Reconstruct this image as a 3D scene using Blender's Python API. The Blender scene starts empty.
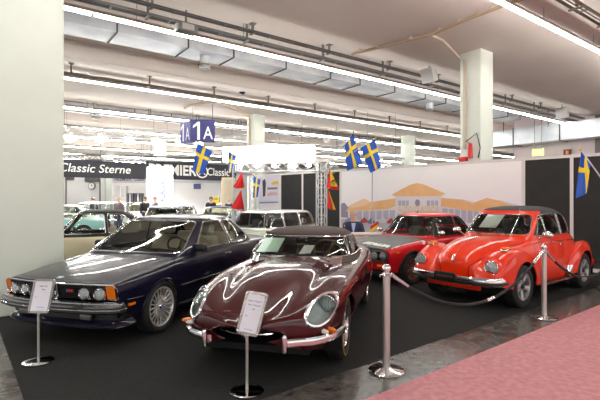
import bpy, bmesh, math, random
import numpy as np
from mathutils import Vector, Matrix

random.seed(7)
PI = math.pi
SC = bpy.context.scene
COL = SC.collection
H = 1.62            # eye height
FPX = 440.0         # focal length in pixels of a 600 px wide frame


# ------------------------------------------------------------------ places
AZ = math.radians(53.5)
UX, UY = math.sin(AZ), math.cos(AZ)          # hall axis u (to the right, deep)
VX, VY = -math.cos(AZ), math.sin(AZ)         # hall axis v (to the left, deep)


def UVZ(u, v, z=0.0):
    return Vector((u * UX + v * VX, u * UY + v * VY, z))


def W(px, py, Y):
    """point of the hall seen at that place of the photograph, Y metres ahead"""
    return Vector(((px - 300) / FPX * Y, Y, H - (py - 200) / FPX * Y))


def AT(px, py, z=0.0):
    """point of the hall at height z seen at that place of the photograph"""
    Y = FPX * (H - z) / (py - 200.0)
    return Vector(((px - 300) / FPX * Y, Y, z))


def vof(p):
    return p.x * VX + p.y * VY


def uof(p):
    return p.x * UX + p.y * UY


# ------------------------------------------------------------------ materials
def lin(c):
    return tuple((x / 12.92 if x <= 0.04045 else ((x + 0.055) / 1.055) ** 2.4) for x in c)


def rgb(r, g, b):
    return lin((r / 255, g / 255, b / 255))


MATS = {}


def mat(name, col, rough=0.5, metal=0.0, coat=0.0, emit=0.0, noise=None, bump=None, spec=None, sheen=0.0):
    """col: sRGB 0-255.  noise=(scale, col2, detail)  bump=(scale, strength)"""
    if name in MATS:
        return MATS[name]
    m = bpy.data.materials.new(name)
    m.use_nodes = True
    nt = m.node_tree
    b = nt.nodes['Principled BSDF']
    c = (*rgb(*col), 1)
    b.inputs['Base Color'].default_value = c
    b.inputs['Roughness'].default_value = rough
    b.inputs['Metallic'].default_value = metal
    b.inputs['Coat Weight'].default_value = coat
    b.inputs['Coat Roughness'].default_value = 0.03
    if spec is not None:
        b.inputs['Specular IOR Level'].default_value = spec
    if sheen:
        b.inputs['Sheen Weight'].default_value = sheen
    if emit:
        b.inputs['Emission Color'].default_value = c
        b.inputs['Emission Strength'].default_value = emit
    tc = None
    if noise or bump:
        tc = nt.nodes.new('ShaderNodeTexCoord')
    if noise:
        n = nt.nodes.new('ShaderNodeTexNoise')
        n.inputs['Scale'].default_value = noise[0]
        n.inputs['Detail'].default_value = noise[2] if len(noise) > 2 else 4
        r = nt.nodes.new('ShaderNodeValToRGB')
        r.color_ramp.elements[0].position = 0.35
        r.color_ramp.elements[1].position = 0.65
        r.color_ramp.elements[0].color = c
        r.color_ramp.elements[1].color = (*rgb(*noise[1]), 1)
        nt.links.new(tc.outputs['Object'], n.inputs['Vector'])
        nt.links.new(n.outputs['Fac'], r.inputs['Fac'])
        nt.links.new(r.outputs['Color'], b.inputs['Base Color'])
    if bump:
        n2 = nt.nodes.new('ShaderNodeTexNoise')
        n2.inputs['Scale'].default_value = bump[0]
        n2.inputs['Detail'].default_value = 5
        bp = nt.nodes.new('ShaderNodeBump')
        bp.inputs['Strength'].default_value = bump[1]
        bp.inputs['Distance'].default_value = 0.02
        nt.links.new(tc.outputs['Object'], n2.inputs['Vector'])
        nt.links.new(n2.outputs['Fac'], bp.inputs['Height'])
        nt.links.new(bp.outputs['Normal'], b.inputs['Normal'])
    MATS[name] = m
    return m


def glass(name, tint=(235, 245, 240), ior=1.5, rough=0.01):
    if name in MATS:
        return MATS[name]
    m = bpy.data.materials.new(name)
    m.use_nodes = True
    nt = m.node_tree
    nt.nodes.remove(nt.nodes['Principled BSDF'])
    out = nt.nodes['Material Output']
    t = nt.nodes.new('ShaderNodeBsdfTransparent')
    t.inputs['Color'].default_value = (*rgb(*tint), 1)
    g = nt.nodes.new('ShaderNodeBsdfGlossy')
    g.inputs['Roughness'].default_value = rough
    f = nt.nodes.new('ShaderNodeFresnel')
    f.inputs['IOR'].default_value = ior
    mx = nt.nodes.new('ShaderNodeMixShader')
    nt.links.new(f.outputs['Fac'], mx.inputs['Fac'])
    nt.links.new(t.outputs['BSDF'], mx.inputs[1])
    nt.links.new(g.outputs['BSDF'], mx.inputs[2])
    nt.links.new(mx.outputs['Shader'], out.inputs['Surface'])
    MATS[name] = m
    return m


# ------------------------------------------------------------------ mesh collector
class MB:
    def __init__(s):
        s.V = []
        s.F = []
        s.M = []

    def add(s, V, F, mi=0, T=None):
        o = len(s.V)
        if T is not None:
            V = [T @ Vector(v) for v in V]
        s.V += [tuple(v) for v in V]
        s.F += [tuple(i + o for i in f) for f in F]
        s.M += [mi] * len(F)
        return s

    def box(s, c, size, mi=0, T=None):
        x, y, z = c
        a, b, d = size[0] / 2, size[1] / 2, size[2] / 2
        V = [(x + i * a, y + j * b, z + k * d) for k in (-1, 1) for j in (-1, 1) for i in (-1, 1)]
        F = [(0, 2, 3, 1), (4, 5, 7, 6), (0, 1, 5, 4), (2, 6, 7, 3), (0, 4, 6, 2), (1, 3, 7, 5)]
        return s.add(V, F, mi, T)

    def rbox(s, c, size, r=0.03, seg=2, mi=0, T=None):
        bm = bmesh.new()
        bmesh.ops.create_cube(bm, size=1)
        for v in bm.verts:
            v.co = Vector((v.co.x * size[0], v.co.y * size[1], v.co.z * size[2]))
        r = min(r, min(size) * 0.49)
        bmesh.ops.bevel(bm, geom=bm.edges[:], offset=r, segments=seg, profile=0.5, affect='EDGES')
        bm.verts.index_update()
        V = [v.co + Vector(c) for v in bm.verts]
        F = [[v.index for v in f.verts] for f in bm.faces]
        bm.free()
        return s.add(V, F, mi, T)

    def lathe(s, prof, n=32, mi=0, T=None, axis='z'):
        """prof: (r, h) pairs"""
        V = []
        for r, h in prof:
            for i in range(n):
                a = 2 * PI * i / n
                p = (r * math.cos(a), r * math.sin(a), h)
                if axis == 'y':
                    p = (r * math.cos(a), h, r * math.sin(a))
                elif axis == 'x':
                    p = (h, r * math.cos(a), r * math.sin(a))
                V.append(p)
        F = []
        for k in range(len(prof) - 1):
            for i in range(n):
                j = (i + 1) % n
                F.append((k * n + i, k * n + j, (k + 1) * n + j, (k + 1) * n + i))
        if prof[0][0] > 1e-4:
            F.append(tuple(range(n))[::-1])
        if prof[-1][0] > 1e-4:
            F.append(tuple((len(prof) - 1) * n + i for i in range(n)))
        return s.add(V, F, mi, T)

    def ring(s, prof, n=32, mi=0, T=None, axis='z'):
        """closed profile turned about the axis (no caps)"""
        k0 = len(s.F)
        s.lathe(list(prof) + [prof[0]], n, mi, T, axis)
        s.F = s.F[:k0 + (len(prof)) * n]
        s.M = s.M[:len(s.F)]
        return s

    def cyl(s, a, b, r, n=12, mi=0, r2=None, caps=True):
        a, b = Vector(a), Vector(b)
        d = b - a
        q = d.to_track_quat('Z', 'Y')
        T = Matrix.Translation(a) @ q.to_matrix().to_4x4()
        return s.lathe([(r, 0), (r if r2 is None else r2, d.length)], n, mi, T)

    def tube(s, path, r, n=8, closed=False, mi=0):
        P = [Vector(p) for p in path]
        m = len(P)
        if m < 2:
            return s
        rr = r if isinstance(r, (list, tuple)) else [r] * m
        tang = []
        for i in range(m):
            a = P[(i - 1) % m] if (closed or i > 0) else P[i]
            b = P[(i + 1) % m] if (closed or i < m - 1) else P[i]
            t = (b - a)
            tang.append(t.normalized() if t.length > 1e-9 else Vector((1, 0, 0)))
        up = Vector((0, 0, 1))
        if abs(tang[0].dot(up)) > 0.95:
            up = Vector((0, 1, 0))
        nrm = (up - tang[0] * up.dot(tang[0])).normalized()
        V = []
        for i in range(m):
            nrm = nrm - tang[i] * nrm.dot(tang[i])
            nrm = nrm.normalized() if nrm.length > 1e-6 else tang[i].orthogonal().normalized()
            bi = tang[i].cross(nrm)
            for k in range(n):
                a = 2 * PI * k / n
                V.append(P[i] + nrm * (math.cos(a) * rr[i]) + bi * (math.sin(a) * rr[i]))
        F = []
        for i in range(m if closed else m - 1):
            i2 = (i + 1) % m
            for k in range(n):
                k2 = (k + 1) % n
                F.append((i * n + k, i * n + k2, i2 * n + k2, i2 * n + k))
        if not closed:
            F.append(tuple(range(n))[::-1])
            F.append(tuple((m - 1) * n + k for k in range(n)))
        return s.add(V, F, mi)

    def sweep(s, path, prof, closed=False, mi=0, up=(0, 0, 1)):
        """prof: (side, up) points, swept along path; side = tangent x up"""
        P = [Vector(p) for p in path]
        up = Vector(up)
        m, n = len(P), len(prof)
        V = []
        for i in range(m):
            a = P[(i - 1) % m] if (closed or i > 0) else P[i]
            b = P[(i + 1) % m] if (closed or i < m - 1) else P[i]
            t = (b - a).normalized()
            sd = t.cross(up).normalized()
            u2 = sd.cross(t)
            for (p, q) in prof:
                V.append(P[i] + sd * p + u2 * q)
        F = []
        for i in range(m if closed else m - 1):
            i2 = (i + 1) % m
            for k in range(n):
                k2 = (k + 1) % n
                F.append((i * n + k, i2 * n + k, i2 * n + k2, i * n + k2))
        if not closed:
            F.append(tuple(range(n)))
            F.append(tuple((m - 1) * n + k for k in range(n))[::-1])
        return s.add(V, F, mi)

    def ball(s, c, r, n=16, mi=0, T=None):
        rx, ry, rz = r if isinstance(r, (list, tuple)) else (r, r, r)
        pr = [(max(math.sin(PI * k / (n // 2)), 0.0001), -math.cos(PI * k / (n // 2))) for k in range(n // 2 + 1)]
        M = Matrix.Translation(Vector(c)) @ Matrix.Diagonal((rx, ry, rz, 1))
        if T is not None:
            M = T @ M
        k0 = len(s.F)
        return s.lathe(pr, n, mi, M)

    def prism(s, poly, y0, y1, mi=0, T=None, plane='xz'):
        n = len(poly)
        f = {'xz': lambda p, d: (p[0], d, p[1]), 'xy': lambda p, d: (p[0], p[1], d),
             'yz': lambda p, d: (d, p[0], p[1])}[plane]
        V = [f(p, y0) for p in poly] + [f(p, y1) for p in poly]
        F = [tuple(range(n)), tuple(range(n, 2 * n))[::-1]]
        for i in range(n):
            j = (i + 1) % n
            F.append((i, i + n, j + n, j))
        return s.add(V, F, mi, T)

    def grid(s, fn, nu, nv, mi=0):
        V = [fn(i / nu, j / nv) for j in range(nv + 1) for i in range(nu + 1)]
        F = [(j * (nu + 1) + i, j * (nu + 1) + i + 1, (j + 1) * (nu + 1) + i + 1, (j + 1) * (nu + 1) + i)
             for j in range(nv) for i in range(nu)]
        return s.add(V, F, mi)

    def build(s, name, mats, parent=None, smooth=True, angle=38, fix=True, kind=None):
        return mesh_obj(name, s.V, s.F, mats, parent, smooth, angle, s.M, fix, kind)


def mesh_obj(name, V, F, mats, parent=None, smooth=True, angle=38, M=None, fix=True, kind=None):
    me = bpy.data.meshes.new(name)
    me.from_pydata([tuple(v) for v in V], [], [tuple(f) for f in F])
    if not isinstance(mats, (list, tuple)):
        mats = [mats]
    for m in mats:
        me.materials.append(m)
    if M is not None and len(mats) > 1:
        me.polygons.foreach_set('material_index', M)
    if fix:
        bm = bmesh.new()
        bm.from_mesh(me)
        bmesh.ops.recalc_face_normals(bm, faces=bm.faces)
        bm.to_mesh(me)
        bm.free()
    if smooth:
        me.polygons.foreach_set('use_smooth', [True] * len(me.polygons))
        me.set_sharp_from_angle(angle=math.radians(angle))
    me.update()
    o = bpy.data.objects.new(name, me)
    COL.objects.link(o)
    if parent is not None:
        o.parent = parent
    if kind:
        o['kind'] = kind
    return o


def empty(name, loc, rz=0.0):
    o = bpy.data.objects.new(name, None)
    o.empty_display_size = 0.2
    COL.objects.link(o)
    o.location = loc
    o.rotation_euler = (0, 0, rz)
    return o


def tag(o, label, cat, group=None):
    o['label'] = label
    o['category'] = cat
    if group:
        o['group'] = group
    return o


def copy_tree(o, parent=None):
    c = o.copy()
    COL.objects.link(c)
    if parent is not None:
        c.parent = parent
    for ch in list(o.children):
        copy_tree(ch, c)
    return c


def repeat(o, offsets):
    """copies of a part beside the first one"""
    for d in offsets:
        c = o.copy()
        COL.objects.link(c)
        c.parent = o.parent
        c.location = o.location + Vector(d)


def text(name, body, size, m, parent, T, extrude=0.002, align='CENTER', width=None, shear=0.0, spacing=1.0, bold=0.0):
    cu = bpy.data.curves.new(name, 'FONT')
    cu.body = body
    cu.size = size
    cu.extrude = extrude
    cu.align_x = align
    cu.align_y = 'CENTER'
    cu.shear = shear
    cu.space_character = spacing
    cu.offset = bold
    t = bpy.data.objects.new(name, cu)
    COL.objects.link(t)
    dg = bpy.context.evaluated_depsgraph_get()
    me = bpy.data.meshes.new_from_object(t.evaluated_get(dg))
    bpy.data.objects.remove(t)
    me.name = name
    co = [v.co.copy() for v in me.vertices]
    if width:
        w = max(c.x for c in co) - min(c.x for c in co)
        k = width / w
        for v in me.vertices:
            v.co.x *= k
    me.transform(T)
    me.materials.clear()
    me.materials.append(m)
    o = bpy.data.objects.new(name, me)
    COL.objects.link(o)
    if parent is not None:
        o.parent = parent
    return o


def frame_T(origin, xdir, ydir):
    x = Vector(xdir).normalized()
    z = x.cross(Vector(ydir)).normalized()
    y = z.cross(x)
    M = Matrix((x, y, z)).transposed().to_4x4()
    return Matrix.Translation(Vector(origin)) @ M


# ------------------------------------------------------------------ curves, lofts, cutting
def pchip(xk, yk, x):
    xk = np.asarray(xk, float)
    yk = np.asarray(yk, float)
    x = np.clip(np.asarray(x, float), xk[0], xk[-1])
    h = np.diff(xk)
    d = np.diff(yk) / h
    n = len(xk)
    m = np.zeros(n)
    if n == 2:
        m[:] = d[0]
    else:
        for i in range(1, n - 1):
            if d[i - 1] * d[i] > 0:
                w1 = 2 * h[i] + h[i - 1]
                w2 = h[i] + 2 * h[i - 1]
                m[i] = (w1 + w2) / (w1 / d[i - 1] + w2 / d[i])
        m[0] = ((2 * h[0] + h[1]) * d[0] - h[0] * d[1]) / (h[0] + h[1])
        if m[0] * d[0] < 0:
            m[0] = 0
        m[-1] = ((2 * h[-1] + h[-2]) * d[-1] - h[-1] * d[-2]) / (h[-1] + h[-2])
        if m[-1] * d[-1] < 0:
            m[-1] = 0
    i = np.clip(np.searchsorted(xk, x) - 1, 0, n - 2)
    t = (x - xk[i]) / h[i]
    return ((1 + 2 * t) * (1 - t) ** 2 * yk[i] + t * (1 - t) ** 2 * h[i] * m[i]
            + t * t * (3 - 2 * t) * yk[i + 1] + t * t * (t - 1) * h[i] * m[i + 1])


def tab(pairs):
    p = sorted(pairs)
    xs = [a for a, b in p]
    ys = [b for a, b in p]
    return lambda x: pchip(xs, ys, x)


def crom(P, per):
    """catmull-rom (chord length) through the rows of P"""
    P = np.asarray(P, float)
    n = len(P)
    d = np.maximum(np.linalg.norm(np.diff(P, axis=0), axis=1), 1e-5) ** 0.5
    t = np.concatenate([[0], np.cumsum(d)])
    T = np.zeros_like(P)
    for i in range(n):
        if i == 0:
            T[i] = (P[1] - P[0]) / d[0]
        elif i == n - 1:
            T[i] = (P[-1] - P[-2]) / d[-1]
        else:
            v0 = (P[i] - P[i - 1]) / d[i - 1]
            v1 = (P[i + 1] - P[i]) / d[i]
            T[i] = (v0 * d[i] + v1 * d[i - 1]) / (d[i] + d[i - 1])
    out = []
    for i in range(n - 1):
        k = per[i] if isinstance(per, (list, tuple)) else per
        s = np.linspace(0, 1, k, endpoint=False)[:, None]
        h = d[i]
        out.append((1 + 2 * s) * (1 - s) ** 2 * P[i] + s * (1 - s) ** 2 * h * T[i]
                   + s * s * (3 - 2 * s) * P[i + 1] + s * s * (s - 1) * h * T[i + 1])
    out.append(P[-1:])
    return np.concatenate(out)


def loft(xs, ctrl, per, mirror=True, cap0=False, cap1=False, shear=None, flat_top=True):
    """ctrl: list of (ytab, ztab) from the lower edge to the centre line; returns V, F"""
    rows = []
    Y = [c[0](xs) for c in ctrl]
    Z = [c[1](xs) for c in ctrl]
    for k, x in enumerate(xs):
        P = np.array([[Y[i][k], Z[i][k]] for i in range(len(ctrl))])
        if mirror:
            # a mirrored neighbour past the centre keeps the crown smooth
            P2 = np.vstack([P, [-P[-2][0], P[-2][1]]])
            pp = (per if isinstance(per, list) else [per] * (len(P) - 1)) + [1]
            S = crom(P2, pp)[:-1]
        else:
            S = crom(P, per)
        if mirror:
            S[-1][0] = 0
            R = S[:-1][::-1] * np.array([-1, 1])
            S = np.vstack([S, R])
        rows.append(np.column_stack([np.full(len(S), x), S]))
    m = len(rows[0])
    V = np.concatenate(rows)
    if shear is not None:
        V[:, 0] += shear(V[:, 0], V[:, 2])
    F = []
    for i in range(len(xs) - 1):
        for j in range(m - 1):
            F.append((i * m + j, i * m + j + 1, (i + 1) * m + j + 1, (i + 1) * m + j))
    V = list(map(tuple, V))
    for flag, base in ((cap0, 0), (cap1, (len(xs) - 1) * m)):
        if flag:
            idx = list(range(base, base + m))
            c = np.mean([V[i] for i in idx], axis=0)
            V.append(tuple(c))
            ci = len(V) - 1
            ring = [(idx[j], idx[j + 1]) for j in range(m - 1)] + [(idx[-1], idx[0])]
            for a, b in ring:
                F.append((b, a, ci) if base == 0 else (a, b, ci))
    return np.array(V), F


def clip(V, F, val):
    """part of the surface where val >= 0; also the cut segments"""
    V = np.asarray(V, float)
    val = np.asarray(val, float)
    pos = val >= 0
    newV = []
    old = {}
    cutv = {}
    outF = []
    segs = []

    def keep(i):
        if i not in old:
            old[i] = len(newV)
            newV.append(V[i])
        return old[i]

    def cut(i, j):
        k = (i, j) if i < j else (j, i)
        if k not in cutv:
            t = val[i] / (val[i] - val[j])
            cutv[k] = len(newV)
            newV.append(V[i] + (V[j] - V[i]) * t)
        return cutv[k]
    for f in F:
        s = [pos[i] for i in f]
        if all(s):
            outF.append(tuple(keep(i) for i in f))
        elif any(s):
            poly = []
            ends = []
            n = len(f)
            for a in range(n):
                i, j = f[a], f[(a + 1) % n]
                if pos[i]:
                    poly.append(keep(i))
                if pos[i] != pos[j]:
                    c = cut(i, j)
                    poly.append(c)
                    ends.append(c)
            if len(poly) >= 3:
                outF.append(tuple(poly))
            if len(ends) == 2:
                segs.append((ends[0], ends[1]))
    return np.array(newV) if newV else np.zeros((0, 3)), outF, segs


def chains(V, segs):
    adj = {}
    for a, b in segs:
        if a == b:
            continue
        adj.setdefault(a, []).append(b)
        adj.setdefault(b, []).append(a)
    seen = set()
    out = []
    starts = [k for k in adj if len(adj[k]) == 1] + list(adj)
    for s in starts:
        if s in seen:
            continue
        path = [s]
        seen.add(s)
        cur = s
        while True:
            nx = [k for k in adj[cur] if k not in seen]
            if not nx:
                break
            cur = nx[0]
            seen.add(cur)
            path.append(cur)
        closed = len(path) > 3 and path[0] in adj[path[-1]]
        if len(path) > 2:
            out.append(([Vector(V[i]) for i in path], closed))
    return out


def sdpoly(P, poly):
    """signed distance, negative inside"""
    P = np.asarray(P, float)
    A = np.asarray(poly, float)
    B = np.roll(A, -1, axis=0)
    d = np.full(len(P), 1e9)
    inside = np.zeros(len(P), bool)
    for a, b in zip(A, B):
        e = b - a
        w = P - a
        t = np.clip((w @ e) / max(e @ e, 1e-12), 0, 1)
        q = w - t[:, None] * e
        d = np.minimum(d, (q ** 2).sum(1))
        c = ((a[1] > P[:, 1]) != (b[1] > P[:, 1]))
        if abs(e[1]) > 1e-12:
            xi = a[0] + (P[:, 1] - a[1]) * e[0] / e[1]
            inside ^= c & (P[:, 0] < xi)
    return np.where(inside, -1, 1) * np.sqrt(d)


def rounded(poly, r, seg=5):
    """polygon with rounded corners"""
    out = []
    n = len(poly)
    for i in range(n):
        p = Vector(poly[i])
        a = Vector(poly[i - 1])
        b = Vector(poly[(i + 1) % n])
        rr = r[i] if isinstance(r, (list, tuple)) else r
        rr = min(rr, (a - p).length * 0.45, (b - p).length * 0.45)
        s = p + (a - p).normalized() * rr
        e = p + (b - p).normalized() * rr
        for k in range(seg + 1):
            t = k / seg
            out.append(tuple(s * (1 - t) ** 2 + p * 2 * t * (1 - t) + e * t * t))
    return out


def ellipse(cx, cy, a, b, n=48):
    return [(cx + a * math.cos(2 * PI * k / n), cy + b * math.sin(2 * PI * k / n)) for k in range(n)]


def vnormals(V, F):
    N = np.zeros_like(V)
    for f in F:
        a, b, c = V[f[0]], V[f[1]], V[f[2]]
        n = np.cross(b - a, c - a)
        for i in f:
            N[i] += n
    l = np.linalg.norm(N, axis=1)
    l[l == 0] = 1
    N = N / l[:, None]
    c = V.mean(0)
    if ((V - c) * N).sum() < 0:
        N = -N
    return N


def offset(V, F, d):
    return V + vnormals(V, F) * d


def sides(V, F):
    """split a mirrored piece into its left (+y) and right (-y) half"""
    out = []
    for sgn in (1, -1):
        keep = [f for f in F if sgn * sum(V[i][1] for i in f) > 0]
        used = sorted({i for f in keep for i in f})
        mp = {k: n for n, k in enumerate(used)}
        out.append((V[used] if used else np.zeros((0, 3)), [tuple(mp[i] for i in f) for f in keep]))
    return out


def shell_rings(rows, n_exp, crown, M=132, nz=22, exp_rear=None, cap=True):
    """glasshouse as stacked rings. rows: (z, x_front, x_rear, half_width); crown = rise of the roof above the last row"""
    zs = np.array([r[0] for r in rows])
    zz = np.linspace(zs[0], zs[-1], nz)
    xf = pchip(zs, [r[1] for r in rows], zz)
    xr = pchip(zs, [r[2] for r in rows], zz)
    hw = pchip(zs, [r[3] for r in rows], zz)

    def outline(f, r, w):
        er = exp_rear or n_exp
        cx = (f + r) / 2
        a = (f - r) / 2
        th = np.linspace(0, 2 * PI, 1440, endpoint=False)
        c, s = np.cos(th), np.sin(th)
        e = np.where(c >= 0, n_exp, er)
        x = cx + a * np.sign(c) * np.abs(c) ** (2 / e)
        y = w * np.sign(s) * np.abs(s) ** (2 / e)
        P = np.column_stack([x, y])
        L = np.concatenate([[0], np.cumsum(np.linalg.norm(np.diff(np.vstack([P, P[:1]]), axis=0), axis=1))])
        t = np.linspace(0, L[-1], M, endpoint=False)
        Pc = np.vstack([P, P[:1]])
        return np.column_stack([np.interp(t, L, Pc[:, 0]), np.interp(t, L, Pc[:, 1])])
    R = []
    for k in range(nz):
        o = outline(xf[k], xr[k], hw[k])
        R.append(np.column_stack([o, np.full(M, zz[k])]))
    if cap:
        top = outline(xf[-1], xr[-1], hw[-1])
        cen = np.array([(xf[-1] + xr[-1]) / 2, 0])
        for k in (0.995, 0.98, 0.955, 0.92, 0.87, 0.8, 0.7, 0.58, 0.45, 0.3, 0.15, 0.01):
            z = zs[-1] + crown * (1 - k ** 2.6) ** 0.62
            R.append(np.column_stack([cen + (top - cen) * k, np.full(M, z)]))
    V = np.concatenate(R)
    F = []
    for i in range(len(R) - 1):
        for j in range(M):
            j2 = (j + 1) % M
            F.append((i * M + j, i * M + j2, (i + 1) * M + j2, (i + 1) * M + j))
    return V, F
# ------------------------------------------------------------------ shared materials
CHROME = mat('chrome', (225, 226, 228), 0.08, 1.0)
STEEL = mat('brushed_steel', (200, 198, 194), 0.4, 0.9)
RUBBER = mat('tyre_rubber', (30, 30, 31), 0.75)
BLACKP = mat('black_plastic', (24, 24, 25), 0.45)
DARK = mat('dark_underside', (14, 14, 15), 0.9)
SILVER = mat('silver_wheel', (196, 197, 196), 0.28, 0.85)
GLASS = glass('window_glass', (244, 250, 246))
LENS = glass('lamp_glass', (240, 246, 246), 1.45)
FROST = glass('lamp_pressed_glass', (250, 252, 252), 1.45, .05)
AMBER = mat('amber_lens', (236, 120, 16), 0.15, coat=0.6)
REDL = mat('red_lens', (190, 24, 22), 0.15, coat=0.6)
MIRROR = mat('mirror_silver', (232, 234, 236), 0.06, 1.0)
REFL = mat('reflector', (238, 240, 240), 0.4, 0.25)
BULB = mat('bulb_frosted', (240, 238, 226), 0.3)
TAN = mat('tan_leather', (206, 192, 164), 0.5, bump=(60, 0.1))
GREYLEA = mat('dark_leather', (52, 46, 44), 0.5, bump=(60, 0.1))
PAPER = mat('white_paper', (236, 238, 236), 0.8)
INK = mat('printed_ink', (96, 96, 104), 0.8)
WHITEP = mat('white_paint', (236, 235, 230), 0.4)


def paint(name, c, **k):
    return mat(name, c, k.pop('rough', 0.32), k.pop('metal', 0.0), coat=k.pop('coat', 0.9), spec=0.1, **k)


# ------------------------------------------------------------------ wheels
WHEELS = {}


def wheel_proto(key, R, w, rr, style, rim_m, band=None, hub_m=None, centre=None):
    """builds one wheel about the y axis (outer face +y) : wheel > tyre, hub_cap"""
    m = MB()
    o = w / 2
    # barrel and lip
    m.ring([(rr + 0.004, -o + 0.01), (rr + 0.012, -o + 0.005), (rr + 0.012, o - 0.02), (rr + 0.006, o - 0.005),
            (rr - 0.008, o - 0.006), (rr - 0.018, o - 0.03), (rr - 0.012, -o + 0.03)], 40, 0, axis='y')
    hub = 0.055
    if style == 'mesh':
        m.lathe([(hub + 0.015, o - 0.06), (hub + 0.01, o - 0.035), (0.03, o - 0.03), (0.0001, o - 0.03)], 24, axis='y')
        n = 20
        for k in range(n):
            for s in (-1, 1):
                a = 2 * PI * k / n
                b = a + s * 2 * PI / n * 1.1
                p = Vector((hub * math.cos(a), o - 0.045, hub * math.sin(a)))
                q = Vector(((rr - 0.012) * math.cos(b), o - 0.025, (rr - 0.012) * math.sin(b)))
                m.cyl(p, q, 0.0075, 6, r2=0.006)
        for k in range(n):
            a = 2 * PI * (k + 0.5) / n
            m.cyl((rr * 0.93 * math.cos(a), o - 0.03, rr * 0.93 * math.sin(a)), (rr * 0.93 * math.cos(a), o - 0.012, rr * 0.93 * math.sin(a)), 0.006, 6)
    elif style == 'wire':
        m.lathe([(0.04, -0.02), (0.045, o - 0.04), (0.03, o - 0.02), (0.0001, o - 0.015)], 20, axis='y')
        n = 36
        for k in range(n):
            s = 1 if k % 2 else -1
            a = 2 * PI * k / n
            b = a + s * 0.32
            y0 = o - 0.035 if k % 4 < 2 else -0.015
            m.cyl((0.04 * math.cos(a), y0, 0.04 * math.sin(a)),
                  ((rr - 0.01) * math.cos(b), 0.02 if k % 3 else o - 0.045, (rr - 0.01) * math.sin(b)), 0.0042, 5)
        for k in range(3):      # knock-off ears
            a = 2 * PI * k / 3
            m.cyl((0, o - 0.015, 0), (0.06 * math.cos(a), o - 0.01, 0.06 * math.sin(a)), 0.011, 8, r2=0.006)
    else:
        n, wide, dish = {'five': (5, 0.34, 0.035), 'eight': (8, 0.26, 0.03), 'steel': (12, 0.45, 0.03)}[style]
        r0, r1 = rr * 0.42, rr - 0.012
        m.lathe([(r0 + 0.004, o - 0.075), (r0, o - dish - 0.012), (r0 - 0.02, o - dish), (0.0001, o - dish)], 40, axis='y')
        for k in range(n):
            a = 2 * PI * k / n
            T = Matrix.Rotation(-a, 4, 'Y')
            w0 = 2 * r0 * math.sin(PI / n) * (0.9 if style != 'five' else 0.62)
            w1 = 2 * r1 * math.sin(PI / n) * wide * 1.5
            V = []
            for (r, ww, y) in ((r0 - 0.012, w0, o - dish - 0.003), ((r0 + r1) / 2, (w0 * 0.42 + w1 * 0.42), o - dish + 0.008), (r1 + 0.006, w1, o - 0.022)):
                for (sx, dy) in ((-1, 0), (-0.6, 0.008), (0.6, 0.008), (1, 0), (1, -0.03), (-1, -0.03)):
                    V.append((r, y + dy, sx * ww / 2))
            F = []
            for i in range(2):
                for j in range(6):
                    j2 = (j + 1) % 6
                    F.append((i * 6 + j, i * 6 + j2, (i + 1) * 6 + j2, (i + 1) * 6 + j))
            F += [(0, 1, 2, 3, 4, 5), (12, 13, 14, 15, 16, 17)]
            m.add(V, F, 0, T)
        for k in range(5):      # wheel bolts
            a = 2 * PI * (k + 0.5) / 5
            m.cyl((r0 * 0.62 * math.cos(a), o - dish - 0.004, r0 * 0.62 * math.sin(a)),
                  (r0 * 0.62 * math.cos(a), o - dish + 0.012, r0 * 0.62 * math.sin(a)), 0.009, 6)
    rim = m.build('wheel', rim_m, None)
    t = MB()
    pr = [(rr, -o + 0.012), (rr + 0.02, -o), ((R + rr) / 2, -o - 0.008), (R - 0.022, -o + 0.004), (R - 0.006, -o + 0.018),
          (R, -o + 0.035)]
    ng = 4
    for k in range(ng):         # tread grooves
        y = -o + 0.035 + (w - 0.07) * (k + 0.5) / ng
        pr += [(R, y - 0.006), (R - 0.007, y - 0.004), (R - 0.007, y + 0.004), (R, y + 0.006)]
    pr += [(R, o - 0.035), (R - 0.006, o - 0.018), (R - 0.022, o - 0.004), ((R + rr) / 2, o + 0.008), (rr + 0.02, o), (rr, o - 0.012)]
    t.ring(pr, 56, 0, axis='y')
    ty = t.build('tyre', RUBBER, rim, angle=50)
    if band:
        b = MB()
        rb = R - 0.042
        b.ring([(rb - 0.006, o + 0.001), (rb - 0.006, o + 0.0072), (rb + 0.006, o + 0.0062), (rb + 0.006, o)], 56, 0, axis='y')
        b.build('sidewall_band', band, rim)
    d = MB()
    d.lathe([(rr * 0.98, -0.015), (0.0001, -0.012)], 32, axis='y')
    d.build('brake_disc', mat('brake_iron', (52, 50, 48), 0.5, 0.6), rim)
    if style in ('mesh', 'eight', 'five', 'steel'):
        h = MB()
        hr = {'mesh': 0.032, 'eight': 0.035, 'five': 0.04, 'steel': rr * 0.62}[style]
        h.lathe([(hr, o - 0.035), (hr, o - 0.018), (hr * 0.7, o - 0.008 + (0.012 if style == 'steel' else 0)),
                 (0.0001, o - 0.005 + (0.015 if style == 'steel' else 0))], 28, axis='y')
        h.build('hub_cap', hub_m or CHROME, rim)
        if style == 'mesh':
            e = MB()
            e.lathe([(0.02, o - 0.006), (0.0001, o - 0.003)], 16, axis='y')
            e.build('wheel_emblem', mat('emblem_blue', (60, 110, 200), 0.3), rim)
    WHEELS[key] = rim
    rim.location = (0, 0, -50)
    return rim


def add_wheels(root, key, axles, z):
    """axles: (x, half track)"""
    first = True
    for x, yt in axles:
        for s in (1, -1):
            w = WHEELS[key]
            if w.parent is None:
                w.parent = root
                o = w
            else:
                o = copy_tree(w, root)
            o.location = (x, s * yt, z)
            o.rotation_euler = (0, 0.3 * s + x, 0 if s > 0 else PI)


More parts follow.
